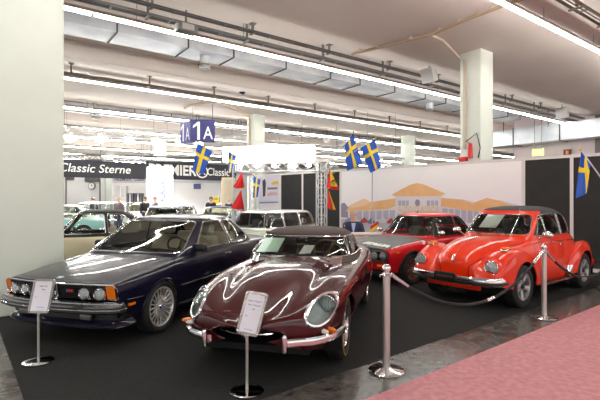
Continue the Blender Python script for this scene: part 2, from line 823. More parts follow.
# ------------------------------------------------------------------ car panels
def arch_val(V, arches):
    v = np.full(len(V), 1.0)
    for (xc, zc, R) in arches:
        d = np.sqrt((V[:, 0] - xc) ** 2 + (V[:, 2] - zc) ** 2) - R
        d = np.where(np.abs(V[:, 1]) > 0.36, d, 1.0)
        v = np.minimum(v, d)
    return v


def hole_val(V, h):
    plane, poly, cond = h
    ax = {'xz': (0, 2), 'yz': (1, 2), 'xy': (0, 1)}[plane]
    d = sdpoly(V[:, ax], poly)
    return np.where(cond(V), d, 1.0)


def nearest(V, side=1, **k):
    """point of the surface nearest to the given coordinates on that side"""
    V = np.asarray(V)
    d = np.zeros(len(V))
    for c, i in (('x', 0), ('y', 1), ('z', 2)):
        if c in k:
            d += (V[:, i] - k[c]) ** 2
    if 'y' not in k:
        d += np.where(V[:, 1] * side > 0.02, 0, 9)
    return Vector(V[int(np.argmin(d))])


def car_body(root, V, F, pm, arches, cockpit=None, hood=None, hood_m=None, trunk=None, doors=(), holes=(), lip=None, lip_m=None,
             well_y=0.8, inner=0.02, gap=0.0045, hood_name='hood', well=True, hood_z=0.0):
    """cuts the shell into body, hood, trunk_lid and doors; adds the dark underside"""
    Vi, Fi = offset(V, F, -inner), F
    for h in holes:
        Vi, Fi, _ = clip(Vi, Fi, hole_val(Vi, h))
    if cockpit is not None:
        Vi, Fi, _ = clip(Vi, Fi, sdpoly(Vi[:, :2], cockpit))
    Vi, Fi, _ = clip(Vi, Fi, arch_val(Vi, [(a, b, c + 0.004) for a, b, c in arches]))
    V, F, segs = clip(V, F, arch_val(V, arches))
    und = MB()
    und.add(Vi, Fi)
    for (xc, zc, R) in (arches if well else ()):
        for s in (1, -1):
            n = 20
            VV, FF = [], []
            for i in range(n + 1):
                a = -0.45 + (PI + 0.9) * i / n
                for y in (well_y - 0.045, 0.42):
                    VV.append((xc + (R + 0.008) * math.cos(a), s * y, zc + (R + 0.008) * math.sin(a)))
            c = len(VV)
            for i in range(n):
                FF.append((2 * i, 2 * i + 1, 2 * i + 3, 2 * i + 2))
            VV.append((xc, s * 0.42, zc))
            for i in range(n):
                FF.append((2 * i + 1, c, 2 * i + 3))
            und.add(VV, FF)
    xs = [p[0] for p in V]
    x0, x1 = min(xs) + 0.35, max(xs) - 0.25
    und.box(((x0 + x1) / 2, 0, 0.27), (x1 - x0, 1.0, 0.06))
    for (xc, zc, R) in arches:
        und.cyl((xc, -well_y + 0.1, zc), (xc, well_y - 0.1, zc), 0.035, 10)
    und.build('underbody', DARK, root, fix=False)
    if lip:
        for path, cl in chains(V, segs):
            if len(path) > 8:
                l = MB()
                l.tube(path, lip, 6, cl)
                l.build('wheel_arch_trim', lip_m or pm, root)
    cuts = []
    for h in holes:
        V, F, sg = clip(V, F, hole_val(V, h))
        cuts.append([c for c in chains(V, sg)])
    if cockpit is not None:
        V, F, _ = clip(V, F, sdpoly(V[:, :2], cockpit))
    out = {}
    for nm, poly, mm in ((hood_name, hood, hood_m or pm), ('trunk_lid', trunk, pm)):
        if poly is None:
            continue
        d = sdpoly(V[:, :2], poly)
        d = np.maximum(d, hood_z - V[:, 2]) if nm == hood_name else np.where(vnormals(V, F)[:, 2] > -0.3, d, 1.0)
        Vp, Fp, _ = clip(V, F, -d - gap / 2)
        V, F, _ = clip(V, F, d - gap / 2)
        out[nm] = mesh_obj(nm, Vp, Fp, mm, root, angle=50)
    for poly in doors:
        d = np.where(np.abs(V[:, 1]) > 0.45, sdpoly(V[:, [0, 2]], poly), 1.0)
        Vp, Fp, _ = clip(V, F, -d - gap / 2)
        V, F, _ = clip(V, F, d - gap / 2)
        for Vs, Fs in sides(Vp, Fp):
            out.setdefault('door', []).append(mesh_obj('door', Vs, Fs, pm, root, angle=50))
    out['body'] = mesh_obj('body', V, F, pm, root, angle=50)
    out['V'] = V
    out['cuts'] = cuts
    return out


def glasshouse(root, V, F, roof_m, wins, glass_m, trim_m=None, trim_r=0.008, roof_name='roof', inset=0.006):
    """wins: (name, 'front'|'rear'|'side', polygon)"""
    xm = (V[:, 0].min() + V[:, 0].max()) / 2
    G = offset(V, F, -inset)
    for nm, kind, poly in wins:
        if kind == 'side':
            f = lambda A: np.where(np.abs(A[:, 1]) > 0.25, sdpoly(A[:, [0, 2]], poly), 1.0)
        elif kind == 'front':
            f = lambda A: np.where(A[:, 0] > xm, sdpoly(A[:, [1, 2]], poly), 1.0)
        else:
            f = lambda A: np.where(A[:, 0] < xm, sdpoly(A[:, [1, 2]], poly), 1.0)
        Vg, Fg, _ = clip(G, F, -f(G))
        # cut edges from the outer shell
        Vx, Fx, sg = clip(V, F, -f(V))
        ch = chains(Vx, sg)
        gs = sides(Vg, Fg) if kind == 'side' else [(Vg, Fg)]
        for k, (a, b) in enumerate(gs):
            if not len(b):
                continue
            g = mesh_obj(nm, a, b, glass_m, root, angle=60)
            if trim_m:
                t = MB()
                for path, cl in ch:
                    y = sum(p.y for p in path)
                    if kind == 'side' and ((y > 0) != (k == 0)):
                        continue
                    t.tube(path, trim_r, 6, cl)
                if t.V:
                    t.build(nm + '_trim', trim_m, g)
    R, RF = V, F
    for nm, kind, poly in wins:
        if kind == 'side':
            val = np.where(np.abs(R[:, 1]) > 0.25, sdpoly(R[:, [0, 2]], poly), 1.0)
        elif kind == 'front':
            val = np.where(R[:, 0] > xm, sdpoly(R[:, [1, 2]], poly), 1.0)
        else:
            val = np.where(R[:, 0] < xm, sdpoly(R[:, [1, 2]], poly), 1.0)
        R, RF, _ = clip(R, RF, val)
    if roof_name is None:
        return R, RF
    if isinstance(roof_m, (list, tuple)):       # (frame material, roof material, function)
        fm, rm, fn, fname, rname = roof_m
        d = fn(R)
        A, AF, _ = clip(R, RF, d)
        B, BF, _ = clip(R, RF, -d)
        mesh_obj(fname, A, AF, fm, root, angle=60)
        mesh_obj(rname, B, BF, rm, root, angle=60)
    else:
        mesh_obj(roof_name, R, RF, roof_m, root, angle=60)
    return R, RF


def seat(root, x, y, z, m, w=0.48, hr=True, lean=0.2):
    T = Matrix.Translation((x, y, z))
    b = MB()
    b.rbox((0.02, 0, 0.09), (0.5, w, 0.17), 0.06, 3, T=T)
    s = b.build('seat', m, root)
    k = MB()
    B = T @ Matrix.Translation((-0.24, 0, 0.12)) @ Matrix.Rotation(-lean, 4, 'Y')
    k.rbox((0, 0, 0.25), (0.15, w * 0.97, 0.56), 0.06, 3, T=B)
    k.build('seat_backrest', m, s)
    if hr:
        h = MB()
        h.rbox((-0.005, 0, 0.64), (0.1, w * 0.56, 0.18), 0.05, 3, T=B)
        h.cyl(B @ Vector((0, -0.06, 0.5)), B @ Vector((0, -0.06, 0.6)), 0.007)
        h.cyl(B @ Vector((0, 0.06, 0.5)), B @ Vector((0, 0.06, 0.6)), 0.007)
        h.build('headrest', m, s)


def torus(m, c, R, r, T=None, n=36):
    P = [Vector((R * math.cos(2 * PI * k / n), R * math.sin(2 * PI * k / n), 0)) for k in range(n)]
    M = Matrix.Translation(Vector(c))
    if T is not None:
        M = M @ T
    m.tube([M @ p for p in P], r, 8, True)


def steering(root, x, y, z, m, tilt=1.05):
    s = MB()
    T = Matrix.Rotation(-tilt, 4, 'Y')
    torus(s, (x, y, z), 0.19, 0.014, T)
    M = Matrix.Translation((x, y, z)) @ T
    for a in (0, 2.1, 4.2):
        s.cyl(M @ Vector((0, 0, -0.02)), M @ Vector((0.18 * math.cos(a + 0.5), 0.18 * math.sin(a + 0.5), 0)), 0.012, 6)
    s.cyl(M @ Vector((0, 0, -0.4)), M @ Vector((0, 0, 0.0)), 0.03, 10)
    s.build('steering_wheel', m, root)


def interior(root, x0, x1, hw, zf, zb, m, dash_x, dash_z):
    t = MB()
    t.box(((x0 + x1) / 2, 0, zf), (x0 - x1, hw * 2, 0.03))
    for s in (1, -1):
        t.box(((x0 + x1) / 2, s * hw, (zf + zb) / 2), (x0 - x1, 0.03, zb - zf))
    t.box((x1, 0, (zf + zb) / 2), (0.03, hw * 2, zb - zf))
    t.build('cabin_tub', m, root)
    d = MB()
    d.rbox((dash_x - .1, 0, dash_z - 0.13), (0.3, hw * 1.7, 0.2), 0.05, 3)
    d.build('dashboard', BLACKP, root)


def wiper(root, a, b, lift=0.012, name='wiper'):
    a, b = Vector(a), Vector(b)
    m = MB()
    m.cyl(a, a.lerp(b, 0.55) + Vector((0, 0, lift)), 0.007, 6)
    m.cyl(a.lerp(b, 0.1), b, 0.006, 6)
    m.ball(a, 0.014, 8)
    m.build(name, BLACKP, root)


def round_lamp(root, c, r, fwd=(1, 0, 0), bezel=CHROME, depth=0.05, name='headlight', lens=True, ring=0.012):
    """headlight > reflector, lens"""
    c = Vector(c)
    q = Vector(fwd).normalized().to_track_quat('Z', 'Y').to_matrix().to_4x4()
    T = Matrix.Translation(c) @ q
    b = MB()
    b.ring([(r, -depth), (r + ring, -depth), (r + ring, 0.0), (r + ring * 0.6, 0.012), (r, 0.006)], 36, T=T)
    o = b.build(name, bezel, root)
    f = MB()
    f.lathe([(r, 0.0), (r * 0.8, -0.03), (r * 0.45, -0.05), (0.0001, -0.055)], 32, T=T)
    f.build('reflector', REFL, o)
    f = MB()
    f.ball(T @ Vector((0, 0, -0.03)), r * 0.16, 10)
    f.build('bulb', BULB, o)
    if lens:
        g = MB()
        g.lathe([(r, 0.004), (r * 0.8, 0.016), (r * 0.5, 0.025), (0.0001, 0.029)], 32, T=T)
        for k in range(5):      # ribs of the pressed glass
            x = r * (-.7 + .35 * k)
            hh = math.sqrt(max(0, (r * .93) ** 2 - x * x))
            g.tube([T @ Vector((x, -hh, .006)), T @ Vector((x, -hh * .5, .02)), T @ Vector((x, 0, .026)), T @ Vector((x, hh * .5, .02)), T @ Vector((x, hh, .006))], .0022, 4)
        g.build('lens', FROST, o)
    return o


def bumper_path(front, half, back, r=0.12, n=8, bow=0.04):
    """plan path from the right rear end round the front to the left rear end"""
    P = []
    for k in range(n + 1):
        y = -half + r + (2 * half - 2 * r) * k / n
        P.append((front - bow * (y / half) ** 2, y))
    left = [(front - bow - r * (1 - math.cos(a)) if False else front - bow - r + r * math.cos(a), half - r + r * math.sin(a))
            for a in np.linspace(0.15, PI / 2, 6)]
    left.append((front - bow - r - back, half))
    right = [(x, -y) for x, y in left][::-1]
    return right + P[1:-1] + left
# ------------------------------------------------------------------ three-box cars
def three_box_shell(d):
    xs = np.array(sorted(set(np.round(np.concatenate([
        np.linspace(d['nose'], d['nose'] - 0.3, 14), np.linspace(d['nose'] - 0.3, d['tail'] + 0.3, d.get('ns', 110)),
        np.linspace(d['tail'] + 0.3, d['tail'], 12)]), 4)), reverse=True))
    hw, zs, zc, zb = tab(d['hw']), tab(d['zs']), tab(d['zc']), tab(d['zb'])
    wz = d.get('waist', 0.6)
    ctrl = [(lambda x: hw(x) - d.get('tuck', 0.07), zb),
            (lambda x: hw(x) - 0.014, lambda x: zb(x) + (wz - zb(x)) * 0.5),
            (hw, lambda x: np.minimum(wz, zs(x) - 0.08)),
            (lambda x: hw(x) - 0.022, lambda x: zs(x) - 0.045),
            (lambda x: hw(x) - 0.058, lambda x: zs(x) - 0.008),
            (lambda x: hw(x) - 0.13, lambda x: zs(x) + 0.004),
            (lambda x: hw(x) * 0.5, lambda x: zs(x) * 0.25 + zc(x) * 0.75),
            (lambda x: 0 * x, zc)]
    V, F = loft(xs, ctrl, [6, 8, 6, 6, 5, 8, 8], cap0=True, cap1=True)
    sl, bow = d.get('slant', 0.0), d.get('bow', 0.08)
    x = V[:, 0]
    t = np.clip((x - (d['nose'] - 0.6)) / 0.6, 0, 1) ** 2
    V[:, 0] += t * (sl * (V[:, 2] - 0.45) - bow * (V[:, 1] / d['hwmax']) ** 2)
    t2 = np.clip(((d['tail'] + 0.5) - x) / 0.5, 0, 1) ** 2
    V[:, 0] += t2 * (0.06 * (V[:, 1] / d['hwmax']) ** 2 + d.get('tslant', 0.0) * (V[:, 2] - 0.6))
    return V, F


def front_x(d, y, z, off=0.0):
    return d['nose'] + d.get('slant', 0) * (z - 0.45) - d.get('bow', 0.08) * (y / d['hwmax']) ** 2 + off


def front_patch(d, m, y0, y1, z0, z1, off, thick=0.012, mi=0, nu=18, nv=3):
    V, F = [], []
    for o in (off, off - thick):
        for j in range(nv + 1):
            for i in range(nu + 1):
                y = y0 + (y1 - y0) * i / nu
                z = z0 + (z1 - z0) * j / nv
                V.append((front_x(d, y, z, o), y, z))
    k = (nu + 1) * (nv + 1)
    for j in range(nv):
        for i in range(nu):
            a = j * (nu + 1) + i
            q = (a, a + 1, a + nu + 2, a + nu + 1)
            F.append(q)
            F.append(tuple(v + k for v in q)[::-1])
    rim = [i for i in range(nu + 1)] + [j * (nu + 1) + nu for j in range(1, nv + 1)] + \
          [nv * (nu + 1) + i for i in range(nu - 1, -1, -1)] + [j * (nu + 1) for j in range(nv - 1, 0, -1)]
    for a, b in zip(rim, rim[1:] + rim[:1]):
        F.append((a, a + k, b + k, b))
    m.add(V, F, mi)


# ------------------------------------------------------------------ dark blue coupe
def bmw(loc, heading):
    root = empty('blue_coupe', loc, heading)
    tag(root, 'dark blue two-door coupe with slanted nose and four round headlights beside the white column', 'car', 'show cars on the black carpet')
    pm = paint('midnight_blue_paint', (19, 18, 38), rough=0.28, coat=.62)
    d = dict(nose=0.77, tail=-3.80, hwmax=0.86, slant=0.22, bow=0.10, tslant=0.1, waist=0.64,
             hw=[(0.77, .80), (.6, .815), (.35, .83), (0, .845), (-.6, .855), (-1.5, .86), (-2.4, .86), (-3.0, .845), (-3.5, .81), (-3.8, .77)],
             zs=[(.77, .705), (.5, .74), (0, .80), (-.6, .865), (-1.5, .885), (-2.6, .91), (-3.2, .90), (-3.8, .86)],
             zc=[(.77, .72), (.5, .78), (0, .845), (-.3, .875), (-.55, .90), (-1.5, .93), (-2.6, .95), (-3.0, .96), (-3.4, .945), (-3.8, .90)],
             zb=[(.77, .27), (.5, .23), (0, .22), (-2.6, .22), (-3.2, .28), (-3.8, .36)])
    V, F = three_box_shell(d)
    hood = [(.69, -.62), (.75, -.3), (.765, 0), (.75, .3), (.69, .62), (0, .66), (-.42, .69), (-.50, 0), (-.42, -.69), (0, -.66)]
    cock = rounded([(-.62, -.62), (-.62, .62), (-2.7, .58), (-2.7, -.58)], 0.1)
    door = rounded([(-.50, .27), (-.52, .80), (-.56, .98), (-1.81, .98), (-1.90, .75), (-1.78, .27)], [.05, .1, .02, .02, .1, .1])
    o = car_body(root, V, F, pm, [(0, .315, .335), (-2.626, .315, .335)], cockpit=cock, hood=hood, hood_z=.69, doors=[door],
                 trunk=[(-2.88, -.62), (-2.88, .62), (-3.78, .66), (-3.78, -.66)], lip=0.011, well_y=.83)
    Vb = V
    # glasshouse
    rows = [(.82, -.29, -2.90, .83), (.90, -.41, -2.82, .815), (1.12, -.79, -2.54, .735), (1.30, -1.13, -2.20, .645), (1.325, -1.20, -2.12, .615)]
    GV, GF = shell_rings(rows, 7.5, 0.05, M=160, nz=26)
    wins = [('windshield', 'front', rounded([(-.755, .905), (-.60, 1.292), (.60, 1.292), (.755, .905)], .05)),
            ('rear_window', 'rear', rounded([(-.64, .99), (-.55, 1.29), (.55, 1.29), (.64, .99)], .06)),
            ('side_window', 'side', rounded([(-.78, .925), (-1.23, 1.285), (-1.72, 1.295), (-1.78, .925)], [.02, .05, .03, .03])),
            ('quarter_window', 'side', rounded([(-1.84, .925), (-1.78, 1.295), (-2.08, 1.285), (-2.46, 1.02), (-2.40, .935)], [.02, .03, .07, .05, .05]))]
    glasshouse(root, GV, GF, pm, wins, GLASS, CHROME, 0.010)
    interior(root, -.60, -2.75, .66, .32, .86, mat('tan_trim', (186, 172, 146), .7), -.80, .92)
    for y in (.36, -.36):
        seat(root, -1.42, y, .40, TAN, .52)
    for y in (.33, -.33):
        seat(root, -2.08, y, .42, TAN, .5, hr=True, lean=.2)
    steering(root, -1.06, .36, .90, BLACKP)
    # nose
    m = MB()
    front_patch(d, m, -.765, .765, .545, .70, .006, .02)
    grille = m.build('grille', mat('grille_black', (13, 13, 14), .5), root)
    m = MB()
    for k in range(7):
        z = .558 + .021 * k
        front_patch(d, m, -.60, -.10, z, z + .006, .012, .012, nu=10, nv=1)
        front_patch(d, m, .10, .60, z, z + .006, .012, .012, nu=10, nv=1)
    m.build('grille_slats', BLACKP, grille)
    m = MB()
    loop = [(y, .705) for y in np.linspace(-.76, .76, 20)] + [(.795, .66), (.795, .56)] + [(y, .54) for y in np.linspace(.77, -.77, 20)] + [(-.795, .56), (-.795, .66)]
    m.tube([(front_x(d, y, z, .012), y, z) for y, z in loop], .008, 6, True)
    m.build('grille_surround', CHROME, grille)
    for s in (1, -1):
        k = MB()
        P = rounded([(s * .012, .53), (s * .012, .715), (s * .09, .715), (s * .075, .53)], .018)
        k.tube([(front_x(d, y, z, .035), y, z) for y, z in P], .008, 6, True)
        for j in range(5):
            y = s * (.026 + .012 * j)
            k.cyl((front_x(d, y, .545, .02), y, .545), (front_x(d, y, .70, .02), y, .70), .003, 5)
        k.build('kidney_grille', CHROME, grille)
        for yy, r in ((.60, .066), (.42, .063)):
            round_lamp(root, (front_x(d, yy, .61, .022), s * yy, .61), r, (1, s * .05, .0), CHROME, .04, ring=.008)
        i = MB()
        n = 12
        VV, FF = [], []
        for k2 in range(n + 1):
            t = k2 / n
            y = .68 + .095 * t
            back = 0.0
            for z in (.552, .695):
                VV.append((front_x(d, y, z, .02) - back - (0.0 if z < .6 else .0), s * y, z))
        for k2 in range(n):
            FF.append((2 * k2, 2 * k2 + 1, 2 * k2 + 3, 2 * k2 + 2))
        i.add(VV, FF)
        io = i.build('indicator', AMBER, root)
        sm = MB()
        p = nearest(Vb, s, x=.52, z=.475)
        sm.rbox((p.x, p.y, p.z), (.11, .03, .032), .008, T=None)
        sm.build('side_marker', AMBER, root)
    # bumper
    P = bumper_path(.89, .815, .015, .10, 12, .10)
    b = MB()
    b.sweep([(x, y, .465) for x, y in P], [(-.03, -.06), (.02, -.06), (.038, -.035), (.04, .02), (.02, .055), (-.03, .06)])
    bo = b.build('front_bumper', mat('bumper_dark_chrome', (98, 98, 98), .22, .9), root)
    r = MB()
    r.sweep([(x, y, .517) for x, y in P], [(-.01, -.006), (.026, -.008), (.026, .006), (-.01, .008)])
    r.build('bumper_top_trim', CHROME, bo)
    r = MB()
    r.sweep([(x, y, .452) for x, y in P], [(.03, -.035), (.05, -.03), (.052, .02), (.03, .03)])
    r.build('bumper_rubber', mat('bumper_rubber_grey', (50, 51, 50), .4), bo)
    r = MB()
    r.sweep([(x, y, .45) for x, y in P], [(.05, -.008), (.056, -.004), (.056, .004), (.05, .008)])
    r.build('bumper_strip', CHROME, bo)
    a = MB()
    P2 = bumper_path(.82, .80, .10, .15, 12, .09)
    a.sweep([(x, y, .27) for x, y in P2], [(-.10, -.03), (.02, -.04), (.035, -.025), (.015, .015), (-.04, .05), (-.10, .05)])
    a.build('front_spoiler', pm, root)
    a = MB()
    P3 = bumper_path(.79, .78, .1, .12, 10, .09)
    a.sweep([(x, y, .35) for x, y in P3], [(-.05, -.06), (.0, -.06), (.0, .07), (-.05, .07)])
    a.build('front_apron', mat('apron_black', (17, 17, 19), .5), root)
    for s in (1, -1):
        f = MB()
        f.rbox((.79, s * .44, .355), (.05, .17, .075), .02)
        fo = f.build('fog_light', BLACKP, root)
        f = MB()
        f.rbox((.814, s * .44, .355), (.012, .14, .055), .006)
        f.build('lens', mat('lamp_frosted', (96, 98, 94), .15, coat=.5), fo)
        t = MB()
        pts = [nearest(Vb, s, x=x, z=.50) + Vector((0, s * .006, 0)) for x in np.linspace(-.38, -2.26, 14)]
        t.tube(pts, .012, 6)
        t.build('side_trim', CHROME, root)
        t = MB()
        pts = [nearest(Vb, s, x=x, z=.515) + Vector((0, s * .006, 0)) for x in np.linspace(.60, .345, 8)]
        t.tube(pts, .010, 6)
        t.build('side_trim', CHROME, root)
        t = MB()
        pts = [nearest(Vb, s, x=x, z=.265) + Vector((0, s * .004, 0)) for x in np.linspace(-.40, -2.24, 14)]
        t.tube(pts, .010, 6)
        t.build('sill_trim', CHROME, root)
        q = MB()
        q.rbox((-.82, s * .86, .955), (.10, .19, .115), .035, 3)
        q.cyl((-.80, s * .70, .91), (-.80, s * .82, .94), .02, 8)
        qo = q.build('wing_mirror', BLACKP, root)
        q = MB()
        q.rbox((-.874, s * .86, .955), (.006, .16, .09), .002)
        q.build('mirror_glass', MIRROR, qo)
        p = nearest(Vb, s, x=-1.66, z=.775)
        q = MB()
        q.rbox((p.x, p.y + s * .008, p.z), (.17, .035, .035), .01)
        q.build('door_handle', CHROME, root)
        p = nearest(Vb, s, x=-2.33, z=.79)
    p = nearest(Vb, 1, x=-2.88, z=.80)
    q = MB()
    q.lathe([(.001, .004), (.0805, .004), (.081, -.02)], 24, T=Matrix.Translation(p) @ Matrix.Rotation(-PI / 2, 4, 'X'))
    q.build('fuel_flap', pm, root)
    # badges
    e = MB()
    c = Vector((.725, 0, .744))
    T = Matrix.Translation(c) @ Matrix.Rotation(.17, 4, 'Y')
    e.lathe([(.04, -.006), (.04, .004), (.028, .006), (.0001, .006)], 28, T=T)
    eo = e.build('hood_roundel', CHROME, root)
    for k in range(4):
        e = MB()
        poly = [(0, 0)] + [(.027 * math.cos(a), .027 * math.sin(a)) for a in np.linspace(k * PI / 2, (k + 1) * PI / 2, 8)]
        e.prism(poly, .004, .0085, plane='xy', T=T)
        e.build('roundel_quarter', mat('emblem_blue', (60, 110, 200), .3) if k % 2 else WHITEP, eo)
    T = frame_T((front_x(d, .255, .632, .03), .255, .632), (.02, 1, 0), (0, 0, 1))
    bd = MB()
    bd.box((0, 0, 0), (.105, .032, .006), T=T)
    bo2 = bd.build('nose_badge', BLACKP, root)
    for k, cc in enumerate(((90, 150, 220), (40, 50, 130), (214, 40, 40))):
        st = MB()
        x = -.046 + .011 * k
        st.prism([(x - .004, -.014), (x + .006, -.014), (x + .010, .014), (x, .014)], .003, .006, plane='xy', T=T)
        st.build('badge_stripe', mat('badge_%d' % k, cc, .4), bo2)
    text('badge_letters', 'M6', .036, mat('badge_red', (220, 40, 52), .4), bo2, T @ Matrix.Translation((.02, 0, .005)), width=.06, bold=.0015)
    # licence of detail: wipers, antenna, rear bumper, tail lamps
    wiper(root, (-.50, .38, .925), (-.60, -.12, .965))
    wiper(root, (-.50, -.22, .925), (-.62, -.62, .955))
    P = bumper_path(.10, .85, .35, .12, 8, .06)
    b = MB()
    b.sweep([(-3.86 - x + .06, -y, .47) for x, y in P], [(-.03, -.06), (.03, -.05), (.04, 0), (.03, .05), (-.03, .06)])
    b.build('rear_bumper', CHROME, root)
    for s in (1, -1):
        t = MB()
        t.rbox((-3.80, s * .55, .72), (.04, .4, .13), .015)
        t.build('tail_light', REDL, root)
    wheel_proto('bmw', .315, .215, .235, 'mesh', mat('mesh_wheel_silver', (226, 226, 222), .25, .6))
    add_wheels(root, 'bmw', [(0, .725), (-2.626, .735)], .315)
    return root


# ------------------------------------------------------------------ red coupe with the matt black hood
def lancia(loc, heading):
    root = empty('red_coupe', loc, heading)
    tag(root, 'red two-door coupe with matt black hood reading ITALIA behind the convertible cars', 'car', 'show cars on the black carpet')
    pm = paint('rally_red_paint', (206, 26, 36))
    bk = mat('matt_black_hood', (74, 76, 76), .38)
    d = dict(nose=0.66, tail=-3.18, hwmax=0.775, slant=0.10, bow=0.07, waist=.60, tuck=.06,
             hw=[(.66, .70), (.5, .725), (.25, .75), (0, .765), (-1, .777), (-2, .77), (-2.8, .725), (-3.1, .67), (-3.18, .63)],
             zs=[(.66, .70), (.35, .745), (0, .775), (-.7, .82), (-2, .825), (-2.8, .78), (-3.18, .71)],
             zc=[(.66, .72), (.35, .79), (0, .825), (-.62, .86), (-2.4, .865), (-2.9, .80), (-3.18, .74)],
             zb=[(.66, .30), (.4, .25), (0, .23), (-2.3, .23), (-2.8, .28), (-3.18, .38)])
    V, F = three_box_shell(d)
    hood = [(.72, -.64), (.75, 0), (.72, .64), (.3, .635), (-.60, .60), (-.64, 0), (-.60, -.60), (.3, -.635)]
    cock = rounded([(-.70, -.58), (-.70, .58), (-2.35, .54), (-2.35, -.54)], .1)
    door = rounded([(-.52, .27), (-.55, .95), (-1.72, .95), (-1.78, .6), (-1.62, .27)], [.04, .02, .02, .1, .1])
    o = car_body(root, V, F, pm, [(0, .30, .335), (-2.33, .30, .325)], cockpit=cock, hood=hood, hood_m=bk, hood_z=.668, doors=[door],
                 trunk=[(-2.55, -.5), (-2.55, .5), (-3.15, .52), (-3.15, -.52)], lip=.032, lip_m=BLACKP, well_y=.76)
    rows = [(.80, -.50, -2.62, .69), (.87, -.60, -2.54, .675), (1.05, -.84, -2.32, .615), (1.265, -1.10, -2.02, .545), (1.29, -1.17, -1.95, .51)]
    GV, GF = shell_rings(rows, 5.5, .055, M=150, nz=26)
    wins = [('windshield', 'front', rounded([(-.615, .885), (-.505, 1.255), (.505, 1.255), (.615, .885)], .05)),
            ('rear_window', 'rear', rounded([(-.6, .92), (-.49, 1.25), (.49, 1.25), (.6, .92)], .06)),
            ('side_window', 'side', rounded([(-.80, .87), (-1.10, 1.255), (-1.62, 1.262), (-1.66, .87)], [.02, .04, .03, .03])),
            ('quarter_window', 'side', rounded([(-1.71, .87), (-1.67, 1.262), (-1.95, 1.252), (-2.30, .88)], [.02, .03, .08, .03]))]
    glasshouse(root, GV, GF, pm, wins, glass('window_glass_clear', (240, 246, 242)), BLACKP, .011)
    interior(root, -.62, -2.45, .62, .32, .80, BLACKP, -.80, .86)
    for y in (.33, -.33):
        seat(root, -1.35, y, .36, GREYLEA, .48, hr=False)
    seat(root, -1.92, 0, .34, GREYLEA, 1.1, hr=False, lean=.3)
    steering(root, -1.05, .33, .86, mat('wood_wheel', (112, 70, 40), .4))
    # vent window frame
    for s in (1, -1):
        m = MB()
        m.cyl((-1.02, s * .665, .87), (-1.02, s * .585, 1.13), .012, 6)
        m.build('vent_window_frame', CHROME, root)
    # white stripe on each front wing
    for s in (1, -1):
        m = MB()
        VV, FF = [], []
        xs = np.linspace(.60, -.45, 24)
        for x in xs:
            for yy in (.675, .70):
                p = nearest(V, s, x=x, y=s * (yy - .0 * x) * (1 - .06 * max(0, x)))
                VV.append((p.x, p.y, p.z + .004))
        for i in range(len(xs) - 1):
            FF.append((2 * i, 2 * i + 1, 2 * i + 3, 2 * i + 2))
        m.add(VV, FF)
        m.build('wing_stripe', WHITEP, root)
        # white emblem mark on the wing
        p = nearest(V, s, x=-.36, z=.78)
        T = frame_T(p + Vector((0, s * .012, .0)), (-s, 0, 0), (0, -.25 * s, 1))
        e = MB()
        e.prism([(-.05, .03), (.05, .03), (.04, 0), (0, -.012), (-.04, 0)], 0, .003, plane='xy', T=T)
        for k in (-.035, -.012, .012, .035):
            e.box((k, -.022, .0015), (.013, .03, .003), T=T)
        e.build('wing_emblem', WHITEP, root)
    hp = nearest(V, x=.55, y=0)
    V2 = V
    zf = lambda x, y: nearest(V2, x=x, y=y).z
    T = frame_T((.53, .30, zf(.53, .30) + .012), (0, 1, (zf(.62, .5) - zf(.62, .1)) / .4), (-1, 0, (zf(.42, .3) - zf(.60, .3)) / .18))
    text('hood_lettering', 'ITALIA', .15, WHITEP, root, T, width=.64, shear=.2, bold=.013)
    # nose
    m = MB()
    front_patch(d, m, -.66, .66, .47, .665, .01, .02)
    g = m.build('grille', mat('grille_black', (13, 13, 14), .5), root)
    m = MB()
    for k in range(9):
        z = .485 + .019 * k
        front_patch(d, m, -.26, .26, z, z + .006, .018, .01, nu=8, nv=1)
    m.build('grille_slats', BLACKP, g)
    for s in (1, -1):
        m = MB()
        P = rounded([(s * .29, .475), (s * .29, .66), (s * .67, .66), (s * .67, .475)], .085, 8)
        m.tube([(front_x(d, y, z, .03), y, z) for y, z in P], .012, 6, True)
        m.build('headlight_surround', mat('grey_trim', (120, 122, 122), .3, .6), g)
        for y in (.57, .385):
            round_lamp(root, (front_x(d, y, .568, .03), s * y, .568), .078, (1, s * .06, 0), BLACKP, .05, ring=.006)
        m = MB()
        p = nearest(V, s, x=.42, z=.64)
        m.rbox((p.x, p.y, p.z), (.10, .03, .032), .008)
        m.build('side_marker', AMBER, root)
        m = MB()
        m.rbox((front_x(d, .5, .385, .02), s * .5, .385), (.04, .15, .05), .012)
        m.build('indicator', AMBER, root)
        m = MB()
        p = nearest(V, s, x=-.86, z=.81)
        m.ball((p.x, p.y + s * .08, p.z + .13), (.055, .07, .05), 14)
        m.cyl(p, (p.x, p.y + s * .07, p.z + .10), .012, 8)
        mo = m.build('wing_mirror', CHROME, root)
        m = MB()
        m.lathe([(.048, -.055), (.0001, -.057)], 16, axis='x', T=Matrix.Translation((p.x, p.y + s * .08, p.z + .13)))
        m.build('mirror_glass', MIRROR, mo)
        p = nearest(V, s, x=-1.6, z=.72)
        m = MB()
        m.rbox((p.x, p.y + s * .01, p.z), (.15, .03, .03), .01)
        m.build('door_handle', CHROME, root)
        t = MB()
        t.ball((-3.16, s * .5, .62), (.03, .10, .06))
        t.build('tail_light', REDL, root)
    m = MB()
    m.rbox((front_x(d, 0, .36, .005), 0, .385), (.03, .44, .11), .01)
    m.build('licence_plate', BLACKP, root)
    wiper(root, (-.60, .30, .88), (-.70, -.15, .92))
    wiper(root, (-.60, -.18, .88), (-.70, -.58, .915))
    m = MB()
    m.cyl((-1.16, 0, 1.32), (-1.2, 0, 1.39), .012, 8, r2=.006)
    m.build('roof_aerial', BLACKP, root)
